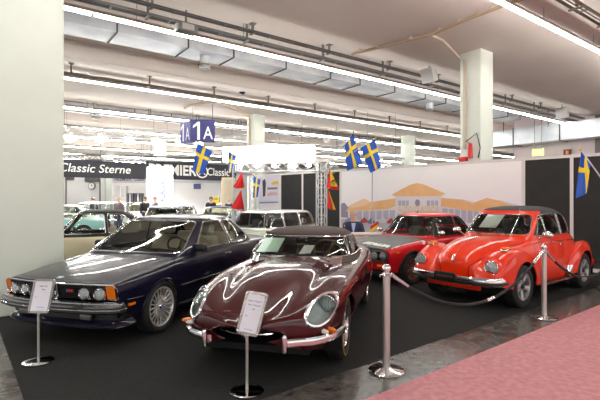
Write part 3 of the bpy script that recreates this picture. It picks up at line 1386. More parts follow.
    wheel_proto('lancia', .295, .19, .195, 'eight', mat('bronze_wheel', (150, 118, 98), .35, .6), hub_m=SILVER)
    add_wheels(root, 'lancia', [(0, .675), (-2.33, .665)], .295)
    return root


# ------------------------------------------------------------------ cars of the hall behind
def plain_car(name, label, loc, heading, pm, roof_m=None, s=(1, 1, 1), kind='saloon', wins_tint=None, seats=TAN, lamps='round', detail=True):
    root = empty(name, loc, heading)
    tag(root, label, 'car', 'cars of the other stands')
    d = dict(nose=0.80, tail=-3.45, hwmax=0.80, slant=0.04, bow=0.07, waist=.62, tuck=.06, ns=60,
             hw=[(.80, .70), (.6, .74), (.3, .77), (0, .785), (-1, .80), (-2, .80), (-3.0, .76), (-3.35, .71), (-3.45, .68)],
             zs=[(.80, .74), (.4, .80), (0, .83), (-.7, .86), (-2, .865), (-2.9, .84), (-3.45, .78)],
             zc=[(.80, .77), (.4, .85), (0, .88), (-.62, .905), (-2.4, .905), (-2.9, .87), (-3.45, .81)],
             zb=[(.80, .30), (.4, .25), (0, .23), (-2.5, .23), (-3.0, .28), (-3.45, .38)])
    V, F = three_box_shell(d)
    tail_g = {'saloon': -2.85, 'estate': -3.42, 'coupe': -2.75, 'hardtop': -2.65}[kind]
    top_r = {'saloon': -2.35, 'estate': -3.2, 'coupe': -2.05, 'hardtop': -2.25}[kind]
    rows = [(.84, -.55, tail_g - .05, .72), (.91, -.64, tail_g, .70), (1.15, -.88, (tail_g * .6 + top_r * .4), .635),
            (1.34, -1.07, top_r, .58), (1.365, -1.14, top_r + .07, .55)]
    GV, GF = shell_rings(rows, 6, .05, M=110, nz=20)
    sc = np.array(s)
    V = V * sc
    GV = GV * sc
    q = lambda P, a, b: [(x * sc[a], y * sc[b]) for x, y in P]
    hood = q([(.82, -.64), (.84, 0), (.82, .64), (-.60, .62), (-.64, 0), (-.60, -.62)], 0, 1)
    cock = q(rounded([(-.72, -.6), (-.72, .6), (tail_g + .15, .57), (tail_g + .15, -.57)], .1), 0, 1)
    door = q(rounded([(-.56, .27), (-.58, .98), (-1.60, .98), (-1.62, .27)], .03), 0, 2)
    wb = 2.5 * sc[0]
    o = car_body(root, V, F, pm, [(0, .31, .34), (-wb, .31, .33)], cockpit=cock, hood=hood, hood_z=.72 * sc[2], doors=[door], well_y=.77 * sc[1])
    xb = -1.62
    wins = [('windshield', 'front', q(rounded([(-.62, .93), (-.53, 1.325), (.53, 1.325), (.62, .93)], .05), 1, 2)),
            ('rear_window', 'rear', q(rounded([(-.6, .96), (-.52, 1.31), (.52, 1.31), (.6, .96)], .06), 1, 2)),
            ('side_window', 'side', q(rounded([(-.80, .92), (-1.07, 1.325), (xb + .04, 1.325), (xb, .92)], .03), 0, 2)),
            ('rear_side_window', 'side', q(rounded([(xb - .05, .92), (xb - .02, 1.325), (top_r + .12, 1.315), (tail_g * .75 + top_r * .25 + .12, .92)], .05), 0, 2))]
    if kind == 'estate':
        wins[3] = ('rear_side_window', 'side', q(rounded([(xb - .05, .92), (xb - .02, 1.325), (-2.35, 1.325), (-2.40, .92)], .04), 0, 2))
        wins.append(('cargo_window', 'side', q(rounded([(-2.46, .92), (-2.42, 1.325), (-3.1, 1.315), (-3.22, .92)], .04), 0, 2)))
    glasshouse(root, GV, GF, roof_m or pm, wins, wins_tint or GLASS, CHROME, .011)
    interior(root, -.66 * sc[0], (tail_g + .1) * sc[0], .64 * sc[1], .32, .82 * sc[2], mat('grey_trim_cloth', (96, 92, 86), .8), -.84 * sc[0], .90 * sc[2])
    for y in (.34, -.34):
        seat(root, -1.4 * sc[0], y, .40, seats, .5, hr=False)
    seat(root, -2.1 * sc[0], 0, .40, seats, 1.15, hr=False)
    steering(root, -1.08 * sc[0], .34, .88 * sc[2], BLACKP)
    for nm, x0, sg in (('front_bumper', .86 * sc[0], 1), ('rear_bumper', -3.51 * sc[0], -1)):
        P = bumper_path(.0, .78 * sc[1], .25, .10, 8, .07)
        b = MB()
        b.sweep([(x0 + sg * x, sg * y, .45) for x, y in P], [(-.02, -.05), (.02, -.05), (.035, 0), (.02, .05), (-.02, .05)])
        b.build(nm, CHROME, root)
    dd = {k: v for k, v in d.items()}
    dd['nose'] = d['nose'] * sc[0]
    dd['hwmax'] = d['hwmax'] * sc[1]
    m = MB()
    front_patch(dd, m, -.45 * sc[1], .45 * sc[1], .54 * sc[2], .68 * sc[2], .01, .02)
    m.build('grille', mat('grille_grey', (60, 60, 60), .3, .7), root)
    for sd in (1, -1):
        round_lamp(root, (front_x(dd, .57 * sc[1], .62 * sc[2], .02), sd * .57 * sc[1], .62 * sc[2]), .085, (1, 0, 0), CHROME, .04)
        t = MB()
        t.rbox((-3.45 * sc[0], sd * .58 * sc[1], .62 * sc[2]), (.05, .12, .16), .02)
        t.build('tail_light', REDL, root)
    add_wheels(root, 'steel', [(0, .66 * sc[1]), (-wb, .66 * sc[1])], .31)
    return root
# ------------------------------------------------------------------ maroon roadster
def jaguar(loc, heading):
    root = empty('maroon_roadster', loc, heading)
    tag(root, 'maroon roadster with long rounded hood, faired oval headlights and grey soft top', 'car', 'show cars on the black carpet')
    pm = paint('maroon_paint', (66, 15, 19), rough=0.26)
    hw = tab([(.95, .10), (.93, .20), (.89, .33), (.83, .50), (.74, .605), (.60, .685), (.4, .735), (.1, .77), (-.3, .795), (-1.0, .82), (-1.8, .83),
              (-2.4, .815), (-2.9, .74), (-3.25, .60), (-3.45, .45), (-3.52, .25)])
    z0 = tab([(.95, .46), (.93, .42), (.88, .36), (.7, .29), (.4, .24), (0, .21), (-1, .19), (-2, .19), (-2.8, .28), (-3.2, .40), (-3.52, .58)])
    z1 = tab([(.95, .50), (.6, .50), (0, .52), (-1, .54), (-2.4, .58), (-3.2, .62), (-3.52, .64)])
    z2 = tab([(.95, .525), (.9, .555), (.8, .59), (.6, .65), (.3, .715), (0, .755), (-.4, .775), (-1., .79), (-1.6, .81), (-2.1, .83), (-2.5, .83), (-3., .77), (-3.3, .70), (-3.52, .665)])
    z3 = tab([(.95, .535), (.9, .575), (.8, .625), (.6, .705), (.3, .785), (0, .83), (-.4, .85), (-.9, .86), (-1.6, .87), (-2.1, .905), (-2.4, .91), (-2.8, .87), (-3.2, .77), (-3.52, .675)])
    z4 = tab([(.95, .54), (.9, .58), (.8, .63), (.6, .70), (.3, .775), (0, .815), (-.4, .84), (-.9, .855), (-1.6, .87), (-2.1, .91), (-2.4, .92), (-2.8, .89), (-3.2, .79), (-3.52, .68)])
    z5 = tab([(.95, .545), (.9, .59), (.8, .645), (.6, .735), (.3, .835), (0, .89), (-.4, .905), (-.7, .91), (-1.1, .91), (-1.6, .915), (-2.1, .94), (-2.4, .94), (-2.8, .905), (-3.2, .80), (-3.52, .685)])
    ctrl = [(lambda x: hw(x) * .84, z0), (lambda x: hw(x) * .955, lambda x: (z0(x) + z1(x)) / 2), (hw, z1),
            (lambda x: hw(x) * .94, z2), (lambda x: hw(x) * .76, z3), (lambda x: hw(x) * .53, z4),
            (lambda x: hw(x) * .33, z5), (lambda x: 0 * x, lambda x: z5(x) + .022 * np.clip((.95 - x) / .3, 0, 1))]
    xs = np.concatenate([.95 - .25 * np.linspace(0, 1, 20) ** 1.8, np.linspace(.70, -3.2, 150)[1:], np.linspace(-3.2, -3.52, 16)[1:]])
    V, F = loft(xs, ctrl, [5, 6, 8, 9, 8, 8, 9], cap0=True, cap1=True)
    front = lambda A: A[:, 0] > .12
    lamp = {s: [(s * (.605 + .108 * math.cos(a)), .63 + .118 * math.sin(a) + .02 * math.cos(a + .6)) for a in np.linspace(0, 2 * PI, 48, endpoint=False)] for s in (1, -1)}
    mouth = ellipse(0, .458, .345, .068)
    hood = [(.80, -.60), (.97, -.25), (.97, .25), (.80, .60), (.4, .60), (-.3, .70), (-.93, .70), (-1.0, 0), (-.93, -.70), (-.3, -.70), (.4, -.60)]
    cock = rounded([(-.82, -.60), (-.82, .60), (-2.30, .60), (-2.30, -.60)], .15)
    door = rounded([(-1.06, .30), (-1.10, .98), (-1.82, .98), (-1.86, .55), (-1.76, .30)], [.08, .02, .02, .1, .1])
    o = car_body(root, V, F, pm, [(0, .315, .335), (-2.44, .315, .325)], cockpit=cock, hood=None, doors=[door],
                 holes=[('yz', lamp[1], front), ('yz', lamp[-1], front), ('yz', mouth, lambda A: A[:, 0] > .5)], lip=.008, well_y=.79, inner=.022)
    # hood is the whole nose of this car: shut line drawn by a fine groove behind it, centre louvres and bonnet seams
    for s in (1, -1):
        t = MB()
        pts = [nearest(V, s, x=x, y=s * (.585 - .0 * x)) + Vector((0, 0, .001)) for x in np.linspace(.66, .45, 6)]
        lens = MB()
        L, LF, _ = clip(V, F, -np.where(front(V), sdpoly(V[:, [1, 2]], lamp[s]), 1.0))
        g = mesh_obj('headlight_cover', L, LF, LENS, root, angle=60)
        for path, cl in o['cuts'][0 if s > 0 else 1]:
            t = MB()
            t.tube(path, .017, 8, cl)
            t.build('cover_ring', CHROME, g)
        c = Vector((.48, s * .61, .63))
        round_lamp(root, c, .088, (1, s * .10, .06), CHROME, .06, ring=.012)
        for path, cl in o['cuts'][0 if s > 0 else 1]:      # bucket behind the cover
            n = len(path)
            cen = sum(path, Vector()) / n
            VV, FF = [], []
            for kk, dx in ((.97, -.008), (.90, -.06), (.78, -.12), (.45, -.15), (.01, -.15)):
                for p in path:
                    q = cen + (p - cen) * kk
                    fx = p.x if kk > .95 else p.x * kk + cen.x * (1 - kk)
                    VV.append((fx + dx, q.y, q.z))
            for i in range(4):
                for j in range(n):
                    j2 = (j + 1) % n
                    FF.append((i * n + j, i * n + j2, (i + 1) * n + j2, (i + 1) * n + j))
            mesh_obj('headlight_bucket', VV, FF, mat('bucket_grey', (170, 178, 176), .35), root)
        # indicator below the lamp
        i = MB()
        TI = Matrix.Translation((.71, s * .635, .462)) @ Matrix.Rotation(s * -.52, 4, 'Z')
        i.ball((-.012, s * -.02, 0), (.024, .07, .022), 18, T=TI)
        io = i.build('indicator', mat('clear_lamp', (225, 222, 214), .12, coat=.6), root)
        i = MB()
        TI = Matrix.Translation((.65, s * .683, .464)) @ Matrix.Rotation(s * -.62, 4, 'Z')
        i.ball((-.012, 0, 0), (.025, .072, .023), 18, T=TI)
        i.build('amber_lens', AMBER, io)
    b = MB()
    b.add(*(lambda M: (M.V, M.F))(MB().prism(ellipse(0, .458, .37, .085, 36), .62, .60, plane='yz')))
    b.build('mouth_backing', DARK, root)
    b = MB()
    b.tube([(.955 - .22 * (y / .37) ** 2, y, .462) for y in np.linspace(-.365, .365, 24)], .009, 8)
    b.ball((.96, 0, .462), (.02, .035, .035), 14)
    b.build('mouth_bar', CHROME, root)
    lip = MB()
    for path, cl in o['cuts'][2]:
        lip.tube(path, .008, 6, cl)
    lip.build('mouth_lip', pm, root)
    # bumpers with overriders
    prof = [(-.022, -.03), (.0, -.036), (.02, -.026), (.028, 0), (.02, .026), (0, .036), (-.022, .03)]
    for s in (1, -1):
        xsB = [.925, .90, .86, .80, .72, .62, .50, .38]
        P = [(x + .03, s * (float(hw(x)) + .012 + .02 * (.93 - x)), .405 + .0 * x) for x in xsB]
        P = [(.965, s * .33, .405)] + [p for p in P if abs(p[1]) > .36]
        b = MB()
        b.sweep(P, prof if s > 0 else [(-a, z) for a, z in prof])
        bo = b.build('front_bumper', CHROME, root)
        v = MB()
        v.rbox((.975, s * .36, .415), (.075, .042, .155), .02, 4)
        v.build('overrider', CHROME, bo)
        b = MB()
        P = [(-3.50, s * .40, .50), (-3.46, s * .52, .50), (-3.30, s * .66, .50), (-3.05, s * .745, .50)]
        b.sweep(P, prof if s < 0 else [(-a, z) for a, z in prof])
        b.build('rear_bumper', CHROME, root)
        t = MB()
        t.rbox((-3.36, s * .58, .58), (.10, .16, .06), .02)
        t.build('tail_light', REDL, root)
    # hood seams: raised centre bulge crease and two louvre panels
    for s in (1, -1):
        m = MB()
        for k in range(9):
            x = -.25 - .045 * k
            a = nearest(V, x=x, y=s * .33)
            c = nearest(V, x=x, y=s * .50)
            m.tube([a + Vector((0, 0, .002)), (a + c) / 2 + Vector((0, 0, .004)), c + Vector((0, 0, .002))], .003, 5)
        m.build('hood_louvres', pm, root)
        m = MB()
        m.tube([nearest(V, s, x=x, y=s * (.60 + .1 * min(1, (.45 - x) / .9))) + Vector((0, 0, -.001)) for x in np.linspace(.30, -.66, 24)], .0035, 5)
        m.build('hood_seam', DARK, root)
    # glasshouse with the cloth top
    fab = mat('grey_brown_cloth', (84, 74, 70), .9, bump=(250, .15))
    rows = [(.84, -.60, -2.42, .715), (.91, -.68, -2.40, .70), (1.06, -.95, -2.27, .625), (1.16, -1.15, -2.12, .565), (1.18, -1.21, -2.05, .535)]
    GV, GF = shell_rings(rows, 3.3, .065, M=150, nz=24, exp_rear=2.6)
    wins = [('windshield', 'front', rounded([(-.64, .925), (-.55, 1.14), (.55, 1.14), (.64, .925)], .035)),
            ('rear_window', 'rear', rounded([(-.40, 1.0), (-.36, 1.13), (.36, 1.13), (.40, 1.0)], .05)),
            ('side_window', 'side', rounded([(-1.0, .925), (-1.26, 1.14), (-1.86, 1.135), (-1.98, .935)], [.02, .04, .06, .04]))]
    xf = tab([(.84, -.60), (.91, -.68), (1.06, -.95), (1.16, -1.15), (1.18, -1.21), (1.3, -1.3)])
    split = lambda A: np.where(A[:, 2] < 1.168, A[:, 0] - (xf(A[:, 2]) - .17), -1.0)
    glasshouse(root, GV, GF, (CHROME, fab, split, 'windshield_frame', 'soft_top'), wins, glass('window_glass_dim', (236, 244, 238)), CHROME, .009)
    m = MB()
    m.tube([(float(xf(1.16)) + .005 - .16 * (abs(y) / .56) ** 3.3, y, 1.17) for y in np.linspace(-.535, .535, 20)], .018, 8)
    m.build('header_rail', fab, root)
    interior(root, -.82, -2.32, .60, .24, .82, mat('black_trim', (26, 24, 24), .8), -.95, .93)
    for y in (.32, -.32):
        seat(root, -1.75, y, .30, GREYLEA, .46, hr=False, lean=.25)
    steering(root, -1.22, .33, .93, mat('wood_wheel', (112, 70, 40), .4))
    m = MB()
    m.cyl((-.78, 0, .935), (-1.14, 0, 1.155), .006, 6)
    m.rbox((-1.10, 0, 1.10), (.02, .17, .05), .01)
    m.build('rear_view_mirror', CHROME, root)
    for y0, y1 in ((.45, .15), (.05, -.25), (-.3, -.58)):
        wiper(root, (-.675 - .12 * y0 * y0, y0, .935), (-.735 - .2 * y1 * y1, y1, .96), .01)
    # side details
    for s in (1, -1):
        p = nearest(V, s, x=-1.7, z=.77)
        m = MB()
        m.rbox((p.x, p.y + s * .012, p.z), (.13, .025, .022), .008)
        m.build('door_handle', CHROME, root)
        m = MB()
        m.tube([nearest(V, s, x=x, z=.89) + Vector((0, s * .0, .006)) for x in np.linspace(-1.15, -2.05, 10)], .008, 6)
        m.build('waist_trim', CHROME, root)
    wheel_proto('jag', .32, .17, .205, 'wire', CHROME, band=mat('sidewall_gold', (176, 128, 60), .6))
    add_wheels(root, 'jag', [(0, .655), (-2.44, .655)], .32)
    return root


# ------------------------------------------------------------------ orange-red convertible with separate wings
def beetle(loc, heading):
    root = empty('red_convertible', loc, heading)
    tag(root, 'bright orange-red rounded convertible with bulging wings and folded-up black soft top', 'car', 'show cars on the black carpet')
    pm = paint('orange_red_paint', (230, 52, 15))
    hw = tab([(.76, .12), (.745, .24), (.70, .34), (.55, .435), (.3, .495), (0, .54), (-.3, .585), (-.55, .63), (-.8, .665), (-1.3, .69), (-1.9, .69), (-2.3, .64), (-2.7, .52), (-2.98, .36), (-3.08, .15)])
    zc = tab([(.76, .62), (.745, .68), (.70, .755), (.55, .86), (.3, .955), (0, 1.015), (-.3, 1.035), (-.5, 1.04), (-.8, 1.045), (-1.2, 1.045), (-2.0, 1.05), (-2.2, 1.02), (-2.5, .90), (-2.8, .74), (-2.98, .58), (-3.08, .48)])
    z0 = tab([(.76, .44), (.7, .36), (.5, .31), (0, .28), (-.5, .245), (-2, .245), (-2.5, .33), (-3.08, .40)])
    dr = tab([(.76, .04), (.7, .12), (.5, .17), (.2, .17), (-.3, .13), (-.6, .08), (-1.2, .04), (-2.0, .05), (-2.5, .14), (-3.08, .05)])
    ctrl = [(lambda x: hw(x) * .93, z0), (lambda x: hw(x) * 1.0, lambda x: z0(x) * .55 + (zc(x) - dr(x)) * .45), (lambda x: hw(x) * .985, lambda x: z0(x) * .15 + (zc(x) - dr(x)) * .85),
            (lambda x: hw(x) * .93, lambda x: zc(x) - dr(x)), (lambda x: hw(x) * .72, lambda x: zc(x) - dr(x) * .38), (lambda x: hw(x) * .38, lambda x: zc(x) - dr(x) * .08), (lambda x: 0 * x, zc)]
    xs = np.concatenate([.76 - .16 * np.linspace(0, 1, 14) ** 1.7, np.linspace(.60, -2.9, 130)[1:], np.linspace(-2.9, -3.08, 12)[1:]])
    V, F = loft(xs, ctrl, [7, 7, 6, 7, 7, 8], cap0=True, cap1=True)
    V[:, 0] = np.where(V[:, 0] > 0, V[:, 0] * .88, V[:, 0])
    yh = tab([(.68, .20), (.61, .30), (.44, .385), (.2, .45), (-.2, .51), (-.40, .56), (-.44, .56)])
    he = list(np.linspace(.70, -.43, 30))
    hood = [(.78, 0)] + [(x, float(yh(x))) for x in he] + [(-.455, .3), (-.46, 0), (-.455, -.3)] + [(x, -float(yh(x))) for x in he[::-1]]
    cock = rounded([(-.56, -.58), (-.56, .58), (-2.12, .58), (-2.12, -.58)], .12)
    door = rounded([(-.62, .30), (-.64, 1.03), (-1.58, 1.03), (-1.62, .75), (-1.52, .30)], [.1, .01, .01, .1, .14])
    engine = [(-2.30, -.36), (-2.30, .36), (-3.0, .30), (-3.0, -.30)]
    o = car_body(root, V, F, pm, [(0, .32, .39), (-2.42, .32, .39)], cockpit=cock, hood=hood, doors=[door], trunk=engine, well_y=.66, well=False)
    # chrome strip down the hood and its handle
    m = MB()
    m.tube([nearest(V, x=x, y=0) + Vector((0, 0, .004)) for x in np.linspace(.61, -.43, 40)], .005, 6)
    m.build('hood_strip', CHROME, root)
    m = MB()
    p = nearest(V, y=0, z=.70, x=.63)
    m.tube([(p.x + .012, 0, .655), (p.x + .03, 0, .695), (p.x + .02, 0, .755), (p.x - .04, 0, .785)], [.012, .02, .016, .008], 8)
    m.build('hood_handle', CHROME, root)
    # wings
    ftop = tab([(.80, .50), (.785, .55), (.74, .62), (.68, .69), (.60, .755), (.5, .81), (.3, .87), (.1, .88), (-.15, .83), (-.35, .72), (-.5, .57), (-.6, .42), (-.64, .34)])
    fout = tab([(.80, .66), (.76, .71), (.65, .755), (.4, .785), (0, .795), (-.35, .79), (-.55, .765), (-.64, .74)])
    fbot = tab([(.80, .42), (.7, .38), (.4, .33), (0, .33), (-.45, .30), (-.64, .26)])
    fin = tab([(.80, .40), (.7, .32), (.4, .34), (0, .42), (-.3, .50), (-.64, .60)])
    rtop = tab([(-1.78, .40), (-1.84, .56), (-1.95, .70), (-2.1, .80), (-2.3, .865), (-2.5, .865), (-2.7, .80), (-2.88, .68), (-3.0, .55), (-3.06, .46)])
    rout = tab([(-1.78, .715), (-1.95, .745), (-2.2, .78), (-2.5, .785), (-2.8, .745), (-3.06, .64)])
    rbot = tab([(-1.78, .26), (-2.0, .32), (-2.8, .36), (-3.06, .40)])
    rin = tab([(-1.78, .62), (-2.2, .58), (-2.6, .46), (-3.06, .34)])
    liner = MB()
    for nm, top, out, bot, inn, x0, x1, xc in (('front_wing', ftop, fout, fbot, fin, .80, -.64, 0.0), ('rear_wing', rtop, rout, rbot, rin, -1.78, -3.06, -2.42)):
        xs2 = x0 + (x1 - x0) * (.5 - .5 * np.cos(np.linspace(0, PI, 64)))
        c2 = [(lambda x: out(x) - .012, bot), (lambda x: out(x), lambda x: bot(x) * .5 + top(x) * .5 - .03), (lambda x: out(x) - .015, lambda x: bot(x) * .22 + top(x) * .78 - .01),
              (lambda x: out(x) * .88 + inn(x) * .12, lambda x: top(x) - .028), (lambda x: out(x) * .62 + inn(x) * .38, top), (lambda x: out(x) * .25 + inn(x) * .75, lambda x: top(x) - .035), (inn, lambda x: top(x) - .10), (lambda x: inn(x) + .02, lambda x: np.minimum(bot(x) + .03, top(x) - .12))]
        A, AF = loft(xs2, c2, [6, 6, 6, 6, 6, 5, 5], mirror=False, cap0=False)
        m_ = 36
        # front cap: close the nose of the wing
        n0 = 35 + 1
        rowlen = len(A) // len(xs2)
        cvs = list(map(tuple, A))
        for base in ((0,) if nm == 'front_wing' else ((len(xs2) - 1) * rowlen,)):
            idx = list(range(base, base + rowlen))
            c = np.mean(A[idx], axis=0)
            cvs.append(tuple(c))
            for j in range(rowlen - 1):
                AF.append((idx[j + 1], idx[j], len(cvs) - 1) if base == 0 else (idx[j], idx[j + 1], len(cvs) - 1))
        A = np.array(cvs)
        A[:, 0] = np.where(A[:, 0] > 0, A[:, 0] * .88, A[:, 0])
        dv = np.sqrt((A[:, 0] - xc) ** 2 + (A[:, 2] - .325) ** 2) - .375
        dv = np.where(A[:, 1] > .56, dv, 1.0)
        B, BF, sg = clip(A, AF, dv)
        for s in (1, -1):
            Bs = B * np.array([1, s, 1])
            w = mesh_obj(nm, Bs, BF, pm, root, angle=60)
            if nm == 'rear_wing':       # chrome stone guard low on the front of the wing
                O = offset(A, AF, .005 if (vnormals(A, AF)[:, 1] * (A[:, 1] - A[:, 1].mean())).sum() > 0 else -.005)
                gp = [(-1.74, .285), (-1.74, .47), (-1.90, .47), (-1.865, .285)]
                G1, G1F, _ = clip(O, AF, -np.where(O[:, 1] > .655, sdpoly(O[:, [0, 2]], gp), 1.0))
                mesh_obj('stone_guard', G1 * np.array([1, s, 1]), G1F, CHROME, w, angle=60)
            t = MB()
            for path, cl in chains(Bs, sg):
                t.tube(path, .009, 6, cl)
            t.build('wing_edge', pm, w)
        Ai = A + vnormals(A, AF) * (-.02 if (vnormals(A, AF)[:, 1] * (A[:, 1] - A[:, 1].mean())).sum() > 0 else .02)
        Bi, BiF, _ = clip(Ai, AF, np.where(Ai[:, 1] > .5, np.sqrt((Ai[:, 0] - xc) ** 2 + (Ai[:, 2] - .325) ** 2) - .38, 1.0))
        for s in (1, -1):
            liner = MB()
            liner.add(Bi * np.array([1, s, 1]), BiF)
            # wheel house
            VV, FF = [], []
            for i in range(21):
                a = -.3 + (PI + .6) * i / 20
                for y in (.755, .40):
                    VV.append((xc + .385 * math.cos(a), s * y, .325 + .385 * math.sin(a)))
            for i in range(20):
                FF.append((2 * i, 2 * i + 1, 2 * i + 3, 2 * i + 2))
            VV.append((xc, s * .42, .325))
            for i in range(20):
                FF.append((2 * i + 1, 42, 2 * i + 3))
            liner.add(VV, FF)
            liner.build('wheel_house', DARK, root, fix=False)

    for s in (1, -1):
        # running board
        m = MB()
        m.rbox((-1.21, s * .70, .262), (1.20, .15, .035), .012)
        rb = m.build('running_board', BLACKP, root)
        m = MB()
        m.cyl((-.63, s * .778, .268), (-1.79, s * .778, .268), .016, 8)
        m.build('running_board_trim', CHROME, rb)
        # headlamp in the wing
        h = MB()
        T = Matrix.Translation((.625, s * .60, .64)) @ Matrix.Rotation(PI / 2 - .06, 4, 'Y')
        h.lathe([(.118, -.12), (.118, .02), (.108, .035), (.09, .035)], 36, T=T)
        h.build('headlight_nacelle', pm, root)
        round_lamp(root, T @ Vector((0, 0, .04)), .088, (T.to_3x3() @ Vector((0, 0, 1))), CHROME, .05, ring=.016)
        # indicator on top of the wing
        p = nearest(np.array([(x, .62, float(ftop(x))) for x in np.linspace(.6, 0, 40)]), x=.30)
        i = MB()
        i.rbox((.28, s * .62, float(ftop(.28)) + .022), (.15, .085, .05), .02, 3)
        io = i.build('indicator', AMBER, root)
        i = MB()
        i.rbox((.28, s * .62, float(ftop(.28)) + .0), (.18, .10, .03), .012, 2)
        i.build('indicator_base', CHROME, io)
        m = MB()
        p = nearest(V, s, x=-1.48, z=.87)
        m.rbox((p.x, p.y + s * .022, p.z), (.13, .02, .026), .009)
        m.cyl(p, (p.x, p.y + s * .02, p.z), .018, 8)
        m.build('door_handle', CHROME, root)
        m = MB()
        m.tube([nearest(V, s, x=x, z=.905) + Vector((0, s * .004, 0)) for x in np.linspace(-.56, -2.05, 24)], .007, 6)
        m.build('waist_trim', CHROME, root)
        m = MB()
        m.ball((-.72, s * .80, 1.055), (.045, .085, .06), 16)
        m.cyl((-.72, s * .65, .98), (-.72, s * .76, 1.04), .012, 8)
        mo = m.build('wing_mirror', CHROME, root)
        m = MB()
        m.lathe([(.06, -.04), (.0001, -.046)], 18, axis='x', T=Matrix.Translation((-.72, s * .80, 1.055)))
        m.build('mirror_glass', MIRROR, mo)
        m = MB()
        m.rbox((-3.02, s * .58, .58), (.09, .15, .19), .04, 3)
        m.build('tail_light', REDL, root)
    # bumpers
    for nm, sg, x0 in (('front_bumper', 1, .86), ('rear_bumper', -1, -3.24)):
        P = bumper_path(0, .725, .12, .16, 10, .10)
        b = MB()
        b.sweep([(x0 + sg * x, sg * y, .445) for x, y in P], [(-.02, -.06), (.018, -.06), (.032, -.03), (.032, .03), (.018, .06), (-.02, .06)])
        bo = b.build(nm, CHROME, root)
        b = MB()
        b.sweep([(x0 + sg * x, sg * y, .43) for x, y in P], [(.026, -.033), (.038, -.03), (.042, 0), (.038, .012), (.026, .012)])
        b.build('bumper_strip', BLACKP, bo)
        for s in (1, -1):
            b = MB()
            b.box((x0 - sg * .17, s * .40, .43), (.26, .04, .05))
            b.build('bumper_bracket', DARK, bo)
    m = MB()
    m.rbox((.905, .0, .475), (.02, .36, .13), .006)
    po = m.build('licence_plate', BLACKP, root)
    m = MB()
    for k in range(9):
        m.box((.917, -.128 + .032 * k, .478), (.003, .014, .026 if k % 3 else .02))
    m.build('plate_marks', mat('plate_gold', (120, 96, 60), .5), po)
    m = MB()
    m.rbox((.68, 0, .37), (.06, .9, .16), .02)
    m.build('front_valance', pm, root)
    # glasshouse
    fab = mat('charcoal_cloth', (62, 64, 66), .9, bump=(250, .15))
    rows = [(.88, -.30, -2.56, .66), (1.02, -.43, -2.58, .645), (1.2, -.62, -2.52, .61), (1.33, -.77, -2.38, .575), (1.395, -.85, -2.24, .545), (1.42, -.90, -2.14, .52)]
    GV, GF = shell_rings(rows, 4.3, .09, M=150, nz=28, exp_rear=2.5)
    wins = [('windshield', 'front', rounded([(-.555, 1.05), (-.48, 1.365), (.48, 1.365), (.555, 1.05)], .07)),
            ('rear_window', 'rear', rounded([(-.36, 1.10), (-.32, 1.32), (.32, 1.32), (.36, 1.10)], .06)),
            ('vent_window', 'side', rounded([(-.77, 1.03), (-.985, 1.35), (-1.03, 1.36), (-1.03, 1.03)], [.02, .02, .01, .01])),
            ('side_window', 'side', rounded([(-1.05, 1.03), (-1.05, 1.365), (-1.56, 1.375), (-1.60, 1.03)], [.01, .01, .03, .02])),
            ('quarter_window', 'side', rounded([(-1.63, 1.03), (-1.60, 1.375), (-1.95, 1.345), (-2.20, 1.04)], [.01, .02, .09, .03]))]
    xf = tab([(.92, -.32), (1.02, -.43), (1.2, -.62), (1.33, -.77), (1.395, -.85), (1.42, -.90), (1.6, -1.0)])
    split = lambda A: np.maximum(np.where(A[:, 2] < 1.43, A[:, 0] - (xf(A[:, 2]) - .24), -1.0), 1.035 - A[:, 2])
    glasshouse(root, GV, GF, (pm, fab, split, 'windshield_frame', 'soft_top'), wins, glass('window_glass_dim', (236, 244, 238)), mat('window_trim_grey', (176, 178, 178), .25, .9), .010)
    interior(root, -.62, -2.1, .58, .30, .92, mat('black_trim', (26, 24, 24), .8), -.66, 1.02)
    for y in (.33, -.33):
        seat(root, -1.42, y, .42, GREYLEA, .48, hr=True, lean=.2)
    seat(root, -1.86, 0, .42, GREYLEA, 1.0, hr=False, lean=.15)
    steering(root, -.96, .33, 1.0, BLACKP)
    m = MB()
    m.cyl((-.88, 0, 1.40), (-.91, 0, 1.33), .006, 6)
    m.rbox((-.92, 0, 1.315), (.02, .2, .055), .012)
    m.build('rear_view_mirror', BLACKP, root)
    wiper(root, (-.44, .30, 1.045), (-.55, -.08, 1.095), .012)
    wiper(root, (-.44, -.22, 1.045), (-.58, -.50, 1.09), .012)
    wheel_proto('beetle', .32, .18, .20, 'five', mat('sport_wheel_silver', (178, 180, 180), .3, .75), hub_m=BLACKP)
    add_wheels(root, 'beetle', [(0, .675), (-2.42, .66)], .32)
    return root
# ------------------------------------------------------------------ the four show cars
def car_at(fn, wheel_left, heading_deg, half, z=0.0):
    """heading: azimuth (deg) of the car's tail seen from its nose; wheel_left: ground point of its left front wheel"""
    h = math.radians(heading_deg)
    fwd = Vector((-math.sin(h), -math.cos(h), 0))
    left = Vector((-fwd.y, fwd.x, 0))
    p = Vector(wheel_left) - left * half
    return fn((p.x, p.y, z), math.atan2(fwd.y, fwd.x))
CZ = 0.006
BMW = car_at(bmw, AT(160.5, 332.5), 18.5, .80, CZ)
JAG = car_at(jaguar, AT(342.5, 357.5), 13.8, .70, CZ)
BTL = car_at(beetle, AT(521.5, 308), 51.5, .72, CZ)
LAN = car_at(lancia, AT(411.5, 284.5), 51, .72, CZ)
# ------------------------------------------------------------------ floor and carpets
FA = math.radians(51.8)
FUX, FUY = math.sin(FA), math.cos(FA)


def prism_xy(name, poly, z0, z1, m, kind=None):
    b = MB()
    b.prism(poly, z0, z1, plane='xy')
    return b.build(name, m, None, smooth=False, kind=kind)


